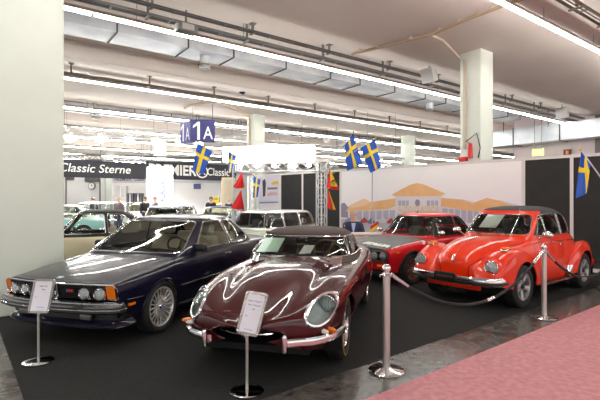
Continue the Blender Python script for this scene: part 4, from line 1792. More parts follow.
def floor_material():
    m = bpy.data.materials.new('hall_floor')
    m.use_nodes = True
    nt = m.node_tree
    b = nt.nodes['Principled BSDF']
    tc = nt.nodes.new('ShaderNodeTexCoord')
    mp = nt.nodes.new('ShaderNodeMapping')
    mp.inputs['Rotation'].default_value = (0, 0, math.radians(-38.2))
    br = nt.nodes.new('ShaderNodeTexBrick')
    br.offset = 0.5
    br.inputs['Scale'].default_value = 1.0
    br.inputs['Mortar Size'].default_value = 0.006
    br.inputs['Brick Width'].default_value = 1.1
    br.inputs['Row Height'].default_value = 0.55
    br.inputs['Color1'].default_value = (*rgb(88, 85, 81), 1)
    br.inputs['Color2'].default_value = (*rgb(74, 71, 68), 1)
    br.inputs['Mortar'].default_value = (*rgb(40, 38, 37), 1)
    n = nt.nodes.new('ShaderNodeTexNoise')
    n.inputs['Scale'].default_value = 3.0
    n.inputs['Detail'].default_value = 9
    n.inputs['Roughness'].default_value = 0.7
    n.inputs['Distortion'].default_value = 1.4
    r = nt.nodes.new('ShaderNodeValToRGB')
    r.color_ramp.elements[0].position = 0.38
    r.color_ramp.elements[1].position = 0.66
    r.color_ramp.elements[0].color = (*rgb(50, 46, 44), 1)
    r.color_ramp.elements[1].color = (*rgb(128, 122, 117), 1)
    mx = nt.nodes.new('ShaderNodeMixRGB')
    mx.blend_type = 'MIX'
    mx.inputs['Fac'].default_value = 0.6
    nt.links.new(tc.outputs['Object'], mp.inputs['Vector'])
    nt.links.new(mp.outputs['Vector'], br.inputs['Vector'])
    nt.links.new(mp.outputs['Vector'], n.inputs['Vector'])
    nt.links.new(n.outputs['Fac'], r.inputs['Fac'])
    nt.links.new(br.outputs['Color'], mx.inputs['Color1'])
    nt.links.new(r.outputs['Color'], mx.inputs['Color2'])
    nt.links.new(mx.outputs['Color'], b.inputs['Base Color'])
    b.inputs['Roughness'].default_value = 0.2
    return m


fl = MB()
fl.box((10, 22, -0.05), (110, 100, 0.1))
fl.build('floor', floor_material(), None, smooth=False, kind='structure')


def strip_line(px, py):
    p = AT(px, py)
    return p


# black carpet of the stand: corner where its left and front edges meet, then along both edges
pf = AT(450, 336.6)
pl = AT(0, 331.7)
dl = Vector((-math.cos(FA), math.sin(FA), 0))
df = Vector((FUX, FUY, 0))
# corner = pf - a*df = pl - b*dl
M2 = Matrix(((df.x, -dl.x), (df.y, -dl.y)))
ab = M2.inverted() @ Vector((pf.x - pl.x, pf.y - pl.y))
corner = pf - df * ab[0]
cp = [corner, corner + df * 11.2, corner + df * 11.2 + dl * 8.3, corner + dl * 8.3]
carpet_m = mat('black_carpet_pile', (42, 42, 42), 0.98, noise=(55, (51, 51, 50), 8), bump=(500, 0.25), spec=0.15)
bc = prism_xy('stand_carpet', [(p.x, p.y) for p in cp], 0.0, 0.006, carpet_m)
tag(bc, 'large charcoal black carpet the four show cars stand on', 'carpet')
pp = AT(600, 305)
a0 = pp - df * 12
dn = -dl
pc = [a0, a0 + df * 26, a0 + df * 26 + dn * 9, a0 + dn * 9]
pink = mat('pink_carpet_pile', (212, 156, 160), 0.98, noise=(16, (198, 134, 141), 12), bump=(300, 0.5), spec=0.15)
pk = prism_xy('aisle_carpet', [(p.x, p.y) for p in pc], 0.0, 0.008, pink)
tag(pk, 'wide pink aisle carpet in the lower right foreground', 'carpet')

# ------------------------------------------------------------------ hall shell
ZS = 6.2       # underside of the ceiling slabs
ZR = 6.75      # ceiling of the bays between them
ceil_m = mat('ceiling_plaster', (218, 207, 199), 0.9, noise=(0.35, (210, 198, 189), 3))
wall_m = mat('hall_wall', (236, 232, 230), 0.9)
col_m = mat('column_paint', (222, 227, 216), 0.6, noise=(1.5, (217, 222, 211), 3))
s0 = vof(AT(328, 46, ZS))          # edge of the near slab
s1 = vof(AT(300, 97, ZS))          # near edge of the next one
s2 = vof(AT(300, 127.5, ZS))
per = s2 - s0
prof = []
vlist = []
for k in range(-1, 4):
    vlist.append((s1 - per + k * per, s0 + k * per))
pts = []
for a, b in vlist:
    pts += [(a, ZR), (a, ZS), (b, ZS), (b, ZR)]
pts = [(-22, ZR)] + [p for p in pts if p[0] > -22] + [(56, ZR)]
m = MB()
U0, U1 = -30, 62
V, F = [], []
for v, z in pts:
    V += [UVZ(U0, v, z), UVZ(U1, v, z)]
for i in range(len(pts) - 1):
    F.append((2 * i, 2 * i + 1, 2 * i + 3, 2 * i + 2))
n = len(V)
V += [UVZ(U0, -22, ZR + .3), UVZ(U1, -22, ZR + .3), UVZ(U0, 56, ZR + .3), UVZ(U1, 56, ZR + .3)]
F += [(n, n + 1, n + 3, n + 2)]
m.add(V, F)
m.build('ceiling', ceil_m, None, smooth=False, kind='structure')

# columns on their grid
RU = Matrix.Rotation(math.atan2(UY, UX), 4, 'Z')
ca = AT(64, 309)
CW = 0.70
CWA = 0.84
A0 = ca + Vector((-UX, -UY, 0)) * CWA / 2 + Vector((VX, VY, 0)) * CWA / 2
va = vof(A0)


def on_row(v, px):
    """point of the row v under that column of the photograph"""
    k = (px - 300) / FPX
    Y = v / (VX * k + VY)
    return Vector((k * Y, Y, 0))


B0 = on_row(va, 476.5)
su = uof(B0) - uof(A0)
D0v = 12.9
cols = [('column', A0), ('column', B0)]
for j, px in ((1, 256), (1, 408), (2, 160), (3, 109), (2, 292)):
    p = on_row(va + D0v * j, px)
    cols.append(('column', p))
for i, (nm, p) in enumerate(cols):
    b = MB()
    cw = CWA if i == 0 else CW
    b.rbox((0, 0, ZS / 2), (cw, cw, ZS), .02, 2)
    o = b.build(nm, col_m, None, kind='structure')
    o.location = p
    o.rotation_euler = (0, 0, math.atan2(UY, UX))

# far walls of the hall
vb, ub = 54, 60
b = MB()
for i, (a, c, h0, h1) in enumerate((((-30, vb), (62, vb), 0, ZR), )):
    T = Matrix.Translation(UVZ((a[0] + c[0]) / 2, vb + .1, ZR / 2)) @ RU
    b.box((0, 0, 0), (92, .2, ZR + .4), T=T)
b.build('wall_back', wall_m, None, smooth=False, kind='structure')
b = MB()
b.box((0, 0, 0), (.2, 80, ZR + .4), T=Matrix.Translation(UVZ(ub, 16, ZR / 2)) @ RU)
b.build('wall_end', wall_m, None, smooth=False, kind='structure')
# block of rooms on the right
UB = 27.0
k = (514 - 300) / FPX
Yb = UB / (UX * k + UY)
vblk = vof(Vector((k * Yb, Yb, 0)))
b = MB()
b.box((4, -12 / 1, 0), (8, 24, ZR + .2), T=Matrix.Translation(UVZ(UB, vblk, ZR / 2)) @ RU)
b.build('wall_right', mat('pinkish_wall', (222, 206, 208), .9), None, smooth=False, kind='structure')
for vv in (vblk - 4.6, vblk - 8.6):
    b = MB()
    b.box((0, 0, 0), (.12, .22, ZR), T=Matrix.Translation(UVZ(UB - .06, vv, ZR / 2)) @ RU)
    b.build('trim_%d' % (1 if vv > vblk - 6 else 2), mat('post_grey', (120, 112, 108), .6), None, smooth=False, kind='structure')

# ------------------------------------------------------------------ light strips, trays, ducts
ZT = 5.8
tube_glow = mat('tube_glow', (254, 255, 250), 0.5, emit=33.0)
trunk_m = mat('light_trunking', (140, 132, 122), 0.6)
tray_m = mat('tray_steel', (122, 120, 118), 0.6)
tray_b = mat('tray_brown', (104, 90, 74), 0.6)
spec = [(545, 25, 'nearest strip of white ceiling tubes crossing the top right corner', -8, 24),
        (300, 62.4, 'bright strip of ceiling tubes running just above the right column behind', -10, UB - .6),
        (300, 112.7, 'second strip of ceiling tubes, passing above the left flags', -8, UB + 8),
        (300, 133.5, 'third strip of ceiling tubes, at the height of the blue hall sign', -6, 45),
        (300, 147.0, 'fourth strip of ceiling tubes, behind the lamp truss', -6, 46),
        (300, 154.6, 'fifth strip of ceiling tubes, deep in the hall', -4, 46),
        (300, 161.5, 'farthest strip of ceiling tubes in the hall', -4, 46)]
BEHIND = [(-1.4, 'strip of ceiling tubes over the aisle, just behind the camera'), (-7.2, 'second strip of ceiling tubes behind the camera'), (44.5, 'unseen added strip of ceiling tubes far behind the black banners'), (50, 'unseen added strip of ceiling tubes before the far wall')]  # the far pair is unseen, added to brighten the back of the hall
LV = []
for (px, py, lab, u0, u1) in spec + [(None, v, lab, -14, 22) for v, lab in BEHIND]:
    v = py if px is None else vof(AT(px, py, ZT))
    if px is not None:
        LV.append(v)
    T = Matrix.Translation(UVZ(0, v, 0)) @ RU
    b = MB()
    b.box(((u0 + u1) / 2, 0, ZT + .085), (u1 - u0, .07, .07), T=T)
    b.box(((u0 + u1) / 2, 0.0, ZT + .045), (u1 - u0, .10, .012), T=T)
    L = b.build('light_strip', trunk_m, None, smooth=False)
    tag(L, lab, 'light', 'ceiling tube strips')
    n = int((u1 - u0) / 2.9)
    st = (u1 - u0) / n
    proto = None
    for i in range(n):
        x = u0 + st * (i + .5)
        if proto is None:
            c = MB()
            c.cyl((-(st - .07) / 2, 0, 0), ((st - .07) / 2, 0, 0), .035, 10)
            proto = c.build('fluorescent_tube', tube_glow, L)
            o = proto
        else:
            o = proto.copy()
            COL.objects.link(o)
            o.parent = L
        o.matrix_local = Matrix.Translation(UVZ(x, v, ZT)) @ RU
    # steel hangers of the strip
    hz = ZS if any(a <= v <= c for a, c in vlist) else ZR
    h = MB()
    uu = u0 + 1.5
    h.cyl(UVZ(uu, v, ZT + .1), UVZ(uu, v, hz), .008, 5)
    h = h.build('suspension_wire', tray_m, L)
    if px is not None:
        repeat(h, [(UX * 2.9 * i, UY * 2.9 * i, 0) for i in range(1, int((min(u1, 30) - uu) / 2.9))])


def tray(v, z, u0, u1, mt, label, hang_z, width=.22, step=2.6, dark=None):
    T = Matrix.Translation(UVZ(0, v, 0)) @ RU
    b = MB()
    for s in (-1, 1):
        b.box(((u0 + u1) / 2, s * width / 2, z), (u1 - u0, .022, .05), T=T)
    uu = u0
    while uu < u1:
        b.box((uu, 0, z - .03), (.04, width, .02), T=T)
        uu += 1.3
    t = b.build('cable_tray', mt, None, smooth=False)
    tag(t, label, 'cable tray', 'cable trays under the ceiling')
    c = MB()
    for k in range(3):
        y = -.08 + .08 * k
        c.cyl(T @ Vector((u0, y, z - .0)), T @ Vector((u1, y, z - .0)), .013, 6)
    c.build('cables', mat('cable_grey', (92, 92, 92), .6), t)
    h = MB()
    uu = u0 + .8
    h.box((uu, 0, (z + hang_z) / 2), (.05, .05, hang_z - z), T=T)
    h.box((uu, 0, z - .045), (.06, width + .10, .03), T=T)
    h.box((uu, 0, hang_z - .02), (.14, .14, .03), T=T)
    h = h.build('tray_hanger', mt, t)
    repeat(h, [(UX * step * i, UY * step * i, 0) for i in range(1, int((u1 - uu) / step))])
    return t


tray(s0 + .18, ZS - .34, -8, UB - .8, tray_m, 'grey cable tray hung along the near ceiling slab edge above the first tubes', ZR)
tray(s0 - .12, ZS - .22, -8, UB - .8, tray_m, 'second grey tray close against the near slab edge', ZS, width=.12)
tray(LV[2] - .55, ZS - .36, -6, UB - .8, tray_b, 'brown cable tray hung over the second tube strip', ZS, width=.2)
tray(s2 + .15, ZS - .45, -4, 40, tray_m, 'grey cable tray over the third tube strip', ZR, width=.34)
tray(LV[3] + .55, ZS - .25, -4, 40, tray_m, 'grey cable tray just beyond the third tube strip', ZR, width=.5)
tray(LV[0] - .75, ZS - .26, 2, 22, tray_b, 'brown cable tray in the top right corner', ZS, width=.24, step=1.6)

# silver air ducts in the bays
duct_m = mat('galvanised_duct', (222, 224, 228), 0.42, 0.7, noise=(1.2, (196, 200, 208), 2))


def duct(v0, v1, z0, z1, u0, u1, label, step=2.1):
    T = RU
    b = MB()
    b.box(((u0 + u1) / 2, (v0 + v1) / 2, (z0 + z1) / 2), (u1 - u0, v1 - v0, z1 - z0), T=T)
    d = b.build('air_duct', duct_m, None, smooth=False)
    tag(d, label, 'air duct', 'silver ducts under the ceiling')
    f = MB()
    f.box((u0, (v0 + v1) / 2, (z0 + z1) / 2 - .01), (.035, v1 - v0 + .06, z1 - z0 + .04), T=T)
    f = f.build('duct_flange', mat('flange_dark', (74, 74, 76), .5, .5), d)
    uu, i, offs = 0, 0, []
    while u0 + uu < u1 - step:
        uu += step if i % 3 else step * .75
        i += 1
        offs.append((UX * uu, UY * uu, 0))
    repeat(f, offs)
    return d


d0 = vof(AT(150, 39, 6.35))
d1 = vof(AT(150, 51, 6.35))
duct(d0, d1, 6.35, 6.70, -12, UB - 1.2, 'long silver rectangular duct with dark seams behind the first tube strip')
duct(d0 + per, d1 + per, 6.35, 6.70, -8, 44, 'silver duct in the farther ceiling bay')
# duct across the end wall
zb = H + (200 - 147) / FPX * Yb
b = MB()
b.box((0, 0, 0), (1.0, 22, .95), T=Matrix.Translation(UVZ(UB - .55, vblk - 10, zb + .48)) @ RU)
dd = b.build('air_duct', duct_m, None, smooth=False)
tag(dd, 'silver duct running along the right wall above the exit sign', 'air duct', 'silver ducts under the ceiling')
TD = Matrix.Translation(UVZ(UB - .55, vblk - 10, zb + .48)) @ RU
for nm, c, s in (('duct_flange', (0, 9.5, 0), (1.06, .05, 1.01)), ('duct_hanger', (-.5, 10.1, .9), (.03, .03, 1.1))):
    b = MB()
    b.box(c, s, T=TD)
    f = b.build(nm, mat('flange_dark', (74, 74, 76), .5, .5), dd)
    repeat(f, [(-VX * 2.6 * k, -VY * 2.6 * k, 0) for k in range(1, 8)])

# air outlets below the duct
for px, py, lab in ((205, 60, 'silver round air outlet under the duct, left of the dark ceiling camera'),
                    (186, 18, 'square grey junction box of the near cable tray'),
                    (430, 106, 'silver round air outlet left of the right column'),
                    (539, 131, 'silver round air outlet right of the right column'),
                    (96, 114, 'silver round air outlet above the third tube strip at left')):
    if px == 186:
        p = on_row(s0 + .2, px)
        T = Matrix.Translation((p.x, p.y, ZS - .42)) @ RU
        b = MB()
        b.rbox((0, 0, 0), (.5, .3, .22), .02, T=T)
        o = b.build('junction_box', tray_m, None)
        q = MB()
        q.box((0, -.152, 0), (.3, .01, .14), T=T)
        q.build('cover_plate', STEEL, o)
        q = MB()
        q.box((0, 0, .26), (.04, .04, .36), T=T)
        q.build('box_hanger', tray_m, o)
        tag(o, lab, 'junction box')
        continue
    vv = (d0 + d1) / 2 + (per if px == 96 else 0)
    p = on_row(vv, px)
    z = H - (py - 200) / FPX * p.y
    top = 6.36
    b = MB()
    bot = z - .28
    b.lathe([(.17, top), (.17, bot + .16), (.20, bot + .14), (.20, bot + .09), (.17, bot + .07), (.19, bot), (.12, bot), (.10, bot + .05), (.0001, bot + .05)], 24, T=Matrix.Translation((p.x, p.y, 0)))
    o = b.build('air_outlet', duct_m, None)
    tag(o, lab, 'air outlet', 'round air outlets')
    q = MB()
    q.ring([(.205, bot + .06), (.222, bot + .07), (.222, bot + .12), (.205, bot + .13)], 24, T=Matrix.Translation((p.x, p.y, 0)))
    q.build('outlet_collar', mat('outlet_tan', (150, 132, 108), .5), o)

# loudspeakers and camera under the slab edge
for px, py, sc, lab in ((429, 75, 1.15, 'white box loudspeaker hung under the ceiling left of the right column'),
                        (562, 113, 1.15, 'white box loudspeaker hung above the black wall panels at right'),
                        (327 - 0, 140, .9, 'small white loudspeaker hung behind the flags')):
    vv = s0 - .55 if py < 120 else s2 - .5
    p = on_row(vv, px)
    z = H - (py - 200) / FPX * p.y
    T = Matrix.Translation((p.x, p.y, z)) @ Matrix.Rotation(math.atan2(p.y, p.x) + 2.6, 4, 'Z') @ Matrix.Rotation(.35, 4, 'Y')
    b = MB()
    b.rbox((0, 0, 0), (.24 * sc, .42 * sc, .42 * sc), .03, T=T)
    o = b.build('loudspeaker', mat('speaker_white', (214, 210, 206), .6), None)
    tag(o, lab, 'loudspeaker', 'loudspeakers under the ceiling')
    q = MB()
    q.box((.125 * sc, 0, 0), (.012, .36 * sc, .36 * sc), T=T)
    for k in range(6):
        q.box((.134 * sc, 0, (-.15 + .06 * k) * sc), (.01, .36 * sc, .012), T=T)
    q.build('speaker_grille', mat('speaker_grille', (186, 184, 182), .6), o)
    q = MB()
    q.tube([(p.x, p.y, z + .15), (p.x, p.y, ZS)], .02, 6)
    q.build('speaker_bracket', tray_m, o)
p = on_row(LV[2] - .4, 242)
z = H - (91 - 200) / FPX * p.y
b = MB()
b.ball((p.x, p.y, z), .17, 18)
o = b.build('dome_camera', mat('dome_black', (34, 33, 34), .15, coat=.8), None)
tag(o, 'black dome camera on a bracket under the brown cable tray', 'camera')
q = MB()
q.tube([(p.x, p.y, z + .1), (p.x + .3, p.y + .1, z + .25), (p.x + .3, p.y + .1, ZS)], .03, 8)
q.lathe([(.18, -.02), (.18, .07), (.12, .12)], 20, T=Matrix.Translation((p.x, p.y, z + .03)))
q.build('camera_bracket', mat('bracket_white', (210, 206, 200), .5), o)

# brown pipe under the slab with a branch to the column
pz = ZS - .09
P = [AT(352, 54, pz), AT(360, 52, pz), AT(430, 35, pz), AT(470, 18, pz), AT(500, 7, pz), AT(540, -8, pz)]
b = MB()
b.tube(P, .045, 8)
o = b.build('ceiling_pipe', mat('pipe_brown', (172, 148, 124), .6), None)
tag(o, 'brown pipe fixed across the ceiling slab with a branch to the right column', 'pipe')
q = MB()
pb = B0 + Vector((-UX, -UY, 0)) * (CW / 2 + .05) + Vector((VX, VY, 0)) * .16
q.tube([AT(430, 35, pz), AT(442, 40, pz), AT(461, 60, pz - .02), (pb.x, pb.y, pz - .15), (pb.x, pb.y, 3.2)], .045, 8)
q.build('pipe_branch', mat('pipe_cream', (196, 180, 160), .6), o)
q = MB()
q.box((P[1].x, P[1].y, pz + .04), (.06, .05, .09))
q = q.build('pipe_clamp', mat('pipe_cream', (196, 180, 160), .6), o)
repeat(q, [Vector(a).lerp(Vector(c), t) - P[1] for t in (.25, .75) for a, c in zip(P[1:4], P[2:5])])
P2 = [AT(185, 108, pz), AT(191, 105.5, pz), AT(214, 101.5, pz), AT(222, 99.5, pz)]
b = MB()
b.tube(P2, .06, 8)
o2 = b.build('ceiling_pipe', mat('pipe_brown', (172, 148, 124), .6), None)
tag(o2, 'brown pipe on the far ceiling slab, branching to the column behind the hall sign', 'pipe')
pd = cols[2][1] + Vector((-UX, -UY, 0)) * (CW / 2 + .06)
q = MB()
q.tube([AT(214, 101.5, pz), AT(222, 104, pz), (pd.x, pd.y, pz), (pd.x, pd.y, pz - .3), (pd.x, pd.y, 3.4)], .06, 8)
q.build('pipe_branch', mat('pipe_cream', (196, 180, 160), .6), o2)
# fire extinguisher hose point on the column
b = MB()
cx = Vector((pb.x, pb.y, 0))
face = Vector((-UX, -UY, 0)) * (CW / 2 + .06)
fp = B0 + face + Vector((VX, VY, 0)) * -.08 - Vector((UX, UY, 0)) * .06
fz = H - (155 - 200) / FPX * fp.y
b.cyl((fp.x, fp.y, fz - .1), (fp.x, fp.y, fz + .35), .08, 14, r2=.06)
o = b.build('fire_extinguisher', mat('signal_red', (204, 36, 34), .35), None)
tag(o, 'red extinguisher hung on the right column above the mural', 'fire extinguisher')
q = MB()
q.tube([(fp.x, fp.y, fz + .35), (fp.x - .15, fp.y - .05, fz + .4), (fp.x + .15, fp.y - .12, fz + .65), (fp.x + .26, fp.y - .12, fz + .2), (fp.x + .2, fp.y - .1, fz - .1)], .02, 6)
q.build('extinguisher_hose', BLACKP, o)
q = MB()
vb_ = fp + Vector((VX, VY, 0)) * .24
q.rbox((0, 0, 0), (.14, .28, .16), .03, T=Matrix.Translation((vb_.x, vb_.y, fz - .12)) @ RU)
q.build('valve_box', mat('signal_red', (204, 36, 34), .35), o)
# ------------------------------------------------------------------ stand walls
WH = 2.65
wa, wb2 = AT(600, 153.5, WH), AT(341, 170, WH)
wa.z = wb2.z = 0
WD = (wb2 - wa).normalized()               # along the wall, to the left and away
WN = Vector((-WD.y, WD.x, 0))              # towards the stand
if WN.y > 0:
    WN = -WN


def on_wall(px):
    k = (px - 300) / FPX
    t = (k * wa.y - wa.x) / (WD.x - k * WD.y)
    return wa + WD * t


def wall_pt(px, py, off=0.0):
    p = on_wall(px)
    return Vector((p.x, p.y, H - (py - 200) / FPX * p.y)) + WN * off


blackwall = mat('black_panel', (44, 43, 43), 0.85, noise=(4, (48, 47, 47), 3))
railw = mat('white_rail', (226, 220, 216), 0.5)
ang = math.atan2(WD.y, WD.x)


def wall_panel(pa, pb, m, name, label, group=None, cat='wall panel', post=True, skirting=False):
    c = (pa + pb) / 2
    L = (pb - pa).length
    b = MB()
    T = Matrix.Translation((c.x, c.y, 0)) @ Matrix.Rotation(ang, 4, 'Z')
    b.box((0, 0, WH / 2 + .01), (L - .02, .04, WH - .08), T=T)
    o = b.build(name, m, None, smooth=False)
    tag(o, label, cat, group)
    q = MB()
    q.box((0, 0, WH - .02), (L, .06, .07), T=T)
    q.build('top_rail', railw, o, smooth=False)
    if post:
        q = MB()
        q.box((-L / 2, 0, WH / 2 + .006), (.07, .075, WH - .012), T=T)
        q.build('panel_post', railw, o, smooth=False)
    if skirting:
        q = MB()
        q.box((0, .0, .05), (L, .07, .08), T=T)
        q.build('skirting', railw, o, smooth=False)
    return o


g = 'black wall panels of the stand'
R0 = wa - WD * 2.4
panels = [(R0, wa - WD * 1.2, 'black wall panel farthest right, behind the tail of the orange-red convertible'),
          (wa - WD * 1.2, on_wall(572), 'black wall panel behind the flag at the right edge'),
          (on_wall(572), on_wall(524), 'black wall panel just right of the mural'),
          (on_wall(341), on_wall(322), 'narrow black wall panel left of the mural'),
          (on_wall(322), on_wall(303), 'black wall panel behind the right truss leg'),
          (on_wall(303), on_wall(281), 'black wall panel right of the picture panel in the truss gate')]
for a, b_, lab in panels:
    wall_panel(a, b_, blackwall, 'wall_panel', lab, g, skirting=True)
pp_ = wall_panel(on_wall(281), on_wall(258), mat('white_panel', (226, 220, 222), .7), 'wall_panel', 'white panel with a small picture, seen through the truss gate')


def on_print(parent, name, poly, m, off):
    """flat printed shape on the wall from outline points"""
    P = [wall_pt(x, y, off) for x, y in poly]
    Q = [p - WN * .002 for p in P]
    n = len(P)
    F = [tuple(range(n)), tuple(range(n, 2 * n))[::-1]] + [(i, i + n, (i + 1) % n + n, (i + 1) % n) for i in range(n)]
    return mesh_obj(name, P + Q, F, m, parent, smooth=False)


# small picture on the white panel
pic = on_print(pp_, 'picture', [(260, 176), (279, 175), (279, 201), (260, 202)], mat('picture_ground', (214, 208, 220), .7), .03)
on_print(pic, 'printed_figure', [(263, 181), (265.5, 179), (266.5, 183), (265.8, 196), (263.6, 197)], mat('picture_dark', (70, 58, 66), .7), .034)
on_print(pic, 'printed_yellow_car', [(271.5, 183.5), (274, 181.5), (279, 181), (279, 184), (273, 185)], mat('picture_yellow', (222, 180, 60), .7), .034)
on_print(pic, 'printed_red_car', [(267.5, 194), (271, 192), (278, 192.5), (278.5, 195), (268, 196)], mat('picture_rose', (206, 170, 172), .7), .034)
on_print(pic, 'printed_writing', [(268, 187.6), (278, 187.3), (278, 189.3), (268, 189.6)], mat('picture_grey', (120, 112, 124), .7), .034)
on_print(pic, 'blue_line', [(260, 202.4), (279, 201.6), (279, 202.6), (260, 203.4)], mat('picture_blue', (120, 130, 190), .7), .034)

# mural: a printed cloth with the showroom
msky = bpy.data.materials.new('mural_sky')
msky.use_nodes = True
nt = msky.node_tree
bs = nt.nodes['Principled BSDF']
bs.inputs['Roughness'].default_value = .8
tc = nt.nodes.new('ShaderNodeTexCoord')
sx = nt.nodes.new('ShaderNodeSeparateXYZ')
rp = nt.nodes.new('ShaderNodeValToRGB')
rp.color_ramp.elements[0].position = 0.1
rp.color_ramp.elements[0].color = (*rgb(216, 210, 216), 1)
rp.color_ramp.elements[1].position = 0.92
rp.color_ramp.elements[1].color = (*rgb(250, 247, 246), 1)
e = rp.color_ramp.elements.new(.55)
e.color = (*rgb(240, 233, 239), 1)
nt.links.new(tc.outputs['Generated'], sx.inputs[0])
nt.links.new(sx.outputs['Z'], rp.inputs['Fac'])
nt.links.new(rp.outputs['Color'], bs.inputs['Base Color'])
a, b_ = on_wall(341), on_wall(524)
mural = wall_panel(b_, a, mat('white_panel', (226, 220, 222), .7), 'mural_wall', 'wide white wall with the printed mural of a showroom with orange roofs', cat='mural')
q = MB()
NX, NZ = 60, 16


def cloth(s, t):
    p = b_.lerp(a, .008 + .984 * s)
    z = .1 + (WH - .16) * t
    d = .004 * math.sin(s * 23) * (1 - t) + .018 * math.exp(-((s - .09 - .14 * (1 - t)) / .02) ** 2) + .012 * math.exp(-((s - .05 - .04 * (1 - t)) / .012) ** 2)
    w = p + WN * (.028 + d)
    return (w.x, w.y, z)


q.grid(cloth, NX, NZ)
sky = q.build('mural_print', msky, mural)
MO = .05
mroof = mat('mural_roof', (236, 188, 136), .8, noise=(3, (230, 176, 122), 4))
mroof2 = mat('mural_roof_pale', (238, 204, 168), .8)
mwall = mat('mural_wall_print', (228, 216, 220), .8)
mglass = mat('mural_glass', (182, 178, 196), .8)
mdark = mat('mural_dark', (150, 142, 162), .8)
mpave = mat('mural_pavement', (196, 190, 198), .8)
mhill = mat('mural_hill', (218, 208, 216), .8)
on_print(sky, 'printed_pavement', [(342, 219), (523, 222), (523, 268), (342, 243)], mpave, MO - .006)
on_print(sky, 'printed_hill', [(446, 205), (462, 199), (480, 203), (500, 200), (523, 206), (523, 224), (446, 222)], mhill, MO - .005)
on_print(sky, 'printed_trees', [(342, 204), (345, 202.5), (348, 206), (351, 209), (351, 218), (342, 217)], mdark, MO - .004)
on_print(sky, 'printed_wing_wall', [(349, 210), (397, 205), (397, 221), (349, 220)], mwall, MO)
for x in range(7):
    x0 = 351 + 6.6 * x
    on_print(sky, 'printed_window', [(x0, 211.6 - .35 * x * .6), (x0 + 5.6, 211.2 - .35 * x * .6), (x0 + 5.6, 219.8), (x0, 219.5)], mglass, MO + .004)
on_print(sky, 'printed_roof', [(347, 211.5), (351, 205), (365, 198.3), (372, 202), (397, 198.3), (397, 205.5), (389, 209)], mroof, MO + .008)
on_print(sky, 'printed_roof_ridge', [(351, 205), (365, 198.3), (372, 202), (366, 205.5), (352, 208)], mroof2, MO + .011)
on_print(sky, 'printed_gable_wall', [(396.5, 195), (442, 194.6), (442, 224), (396.5, 222)], mwall, MO + .010)
on_print(sky, 'printed_wing_wall', [(442, 205), (482, 210), (482, 226), (442, 224)], mwall, MO)
for x in range(6):
    x0 = 443.5 + 6.2 * x
    on_print(sky, 'printed_window', [(x0, 208.3 + .5 * x), (x0 + 5.2, 208.8 + .5 * x), (x0 + 5.2, 223), (x0, 222.6)], mglass, MO + .004)
on_print(sky, 'printed_roof', [(442, 197.8), (462, 199.5), (481, 206), (486, 211), (470, 210.5), (442, 206.5)], mroof, MO + .008)
on_print(sky, 'printed_roof', [(474, 203), (488, 197.8), (500, 200.5), (514, 206), (514, 209), (480, 208)], mroof, MO + .012)
on_print(sky, 'printed_roof', [(393, 194.6), (404, 188.5), (412, 184.6), (418, 183.2), (425, 184.6), (433, 188), (446.5, 193.4), (442, 195.8), (396, 196.3)], mroof, MO + .016)
for x0, x1 in ((398.6, 411), (427.2, 440.6)):
    w = on_print(sky, 'printed_window', [(x0, 199.8), (x1, 199.8), (x1, 206.2), (x0, 206.2)], mwall, MO + .014)
    n = 3
    for i in range(n):
        xa = x0 + .6 + (x1 - x0 - 1.2) * i / n
        on_print(w, 'printed_pane', [(xa + .2, 200.5), (xa + 3.4, 200.5), (xa + 3.4, 205.6), (xa + .2, 205.6)], mglass, MO + .018)
on_print(sky, 'printed_emblem', [(418.6 + 2.5 * math.cos(t), 202.8 + 3.5 * math.sin(t)) for t in np.linspace(0, 2 * PI, 20, endpoint=False)], mdark, MO + .014)
for x0 in (398, 409, 426, 436):
    on_print(sky, 'printed_window', [(x0, 213.5), (x0 + 5, 213.5), (x0 + 5, 222), (x0, 221.5)], mglass, MO + .014)
tl, tr = wall_pt(399, 209.6, MO + .016), wall_pt(440.5, 209.6, MO + .016)
text('mural_lettering', 'AUTO CLASSICA', .26, mat('mural_gold', (226, 194, 140), .6), sky, frame_T((tl + tr) / 2, tr - tl, (0, 0, 1)), width=(tr - tl).length, bold=.002)
ccol = [(150, 146, 166), (206, 200, 210), (196, 76, 84), (120, 118, 140), (214, 210, 216), (186, 70, 80)]
for i, x0 in enumerate((346, 353, 361.5, 368.5, 380, 388)):
    y0 = 221.5 + (i % 2) * .8
    on_print(sky, 'printed_car', [(x0, y0), (x0 + .6, y0 - 1.8), (x0 + 2, y0 - 2.2), (x0 + 3, y0 - 4), (x0 + 5.2, y0 - 4), (x0 + 6.4, y0 - 2), (x0 + 7.4, y0 - 1.6), (x0 + 7.6, y0 + .3), (x0 + 6.2, y0 + 1.4), (x0 + 1.4, y0 + 1.3)],
             mat('mural_car_%d' % i, ccol[i], .8), MO + .02)
# slim pole in front of the mural
p = on_wall(377) + WN * .25
b = MB()
zt = H + (200 - 168) / FPX * p.y
b.lathe([(.16, 0.006), (.16, .03), (.03, .05), (.021, .08), (.018, zt), (.0001, zt + .02)], 16, T=Matrix.Translation((p.x, p.y, 0)))
o = b.build('flag_pole', mat('pole_grey', (176, 172, 178), .4, .5), None)
tag(o, 'thin grey floor-standing pole in front of the mural behind the red coupe', 'pole')
q = MB()
q.ball((p.x, p.y, zt + .02), .03, 10)
q.build('pole_finial', CHROME, o)

# ------------------------------------------------------------------ truss gate with its bright header
alu = mat('truss_aluminium', (196, 196, 198), 0.4, 0.6)


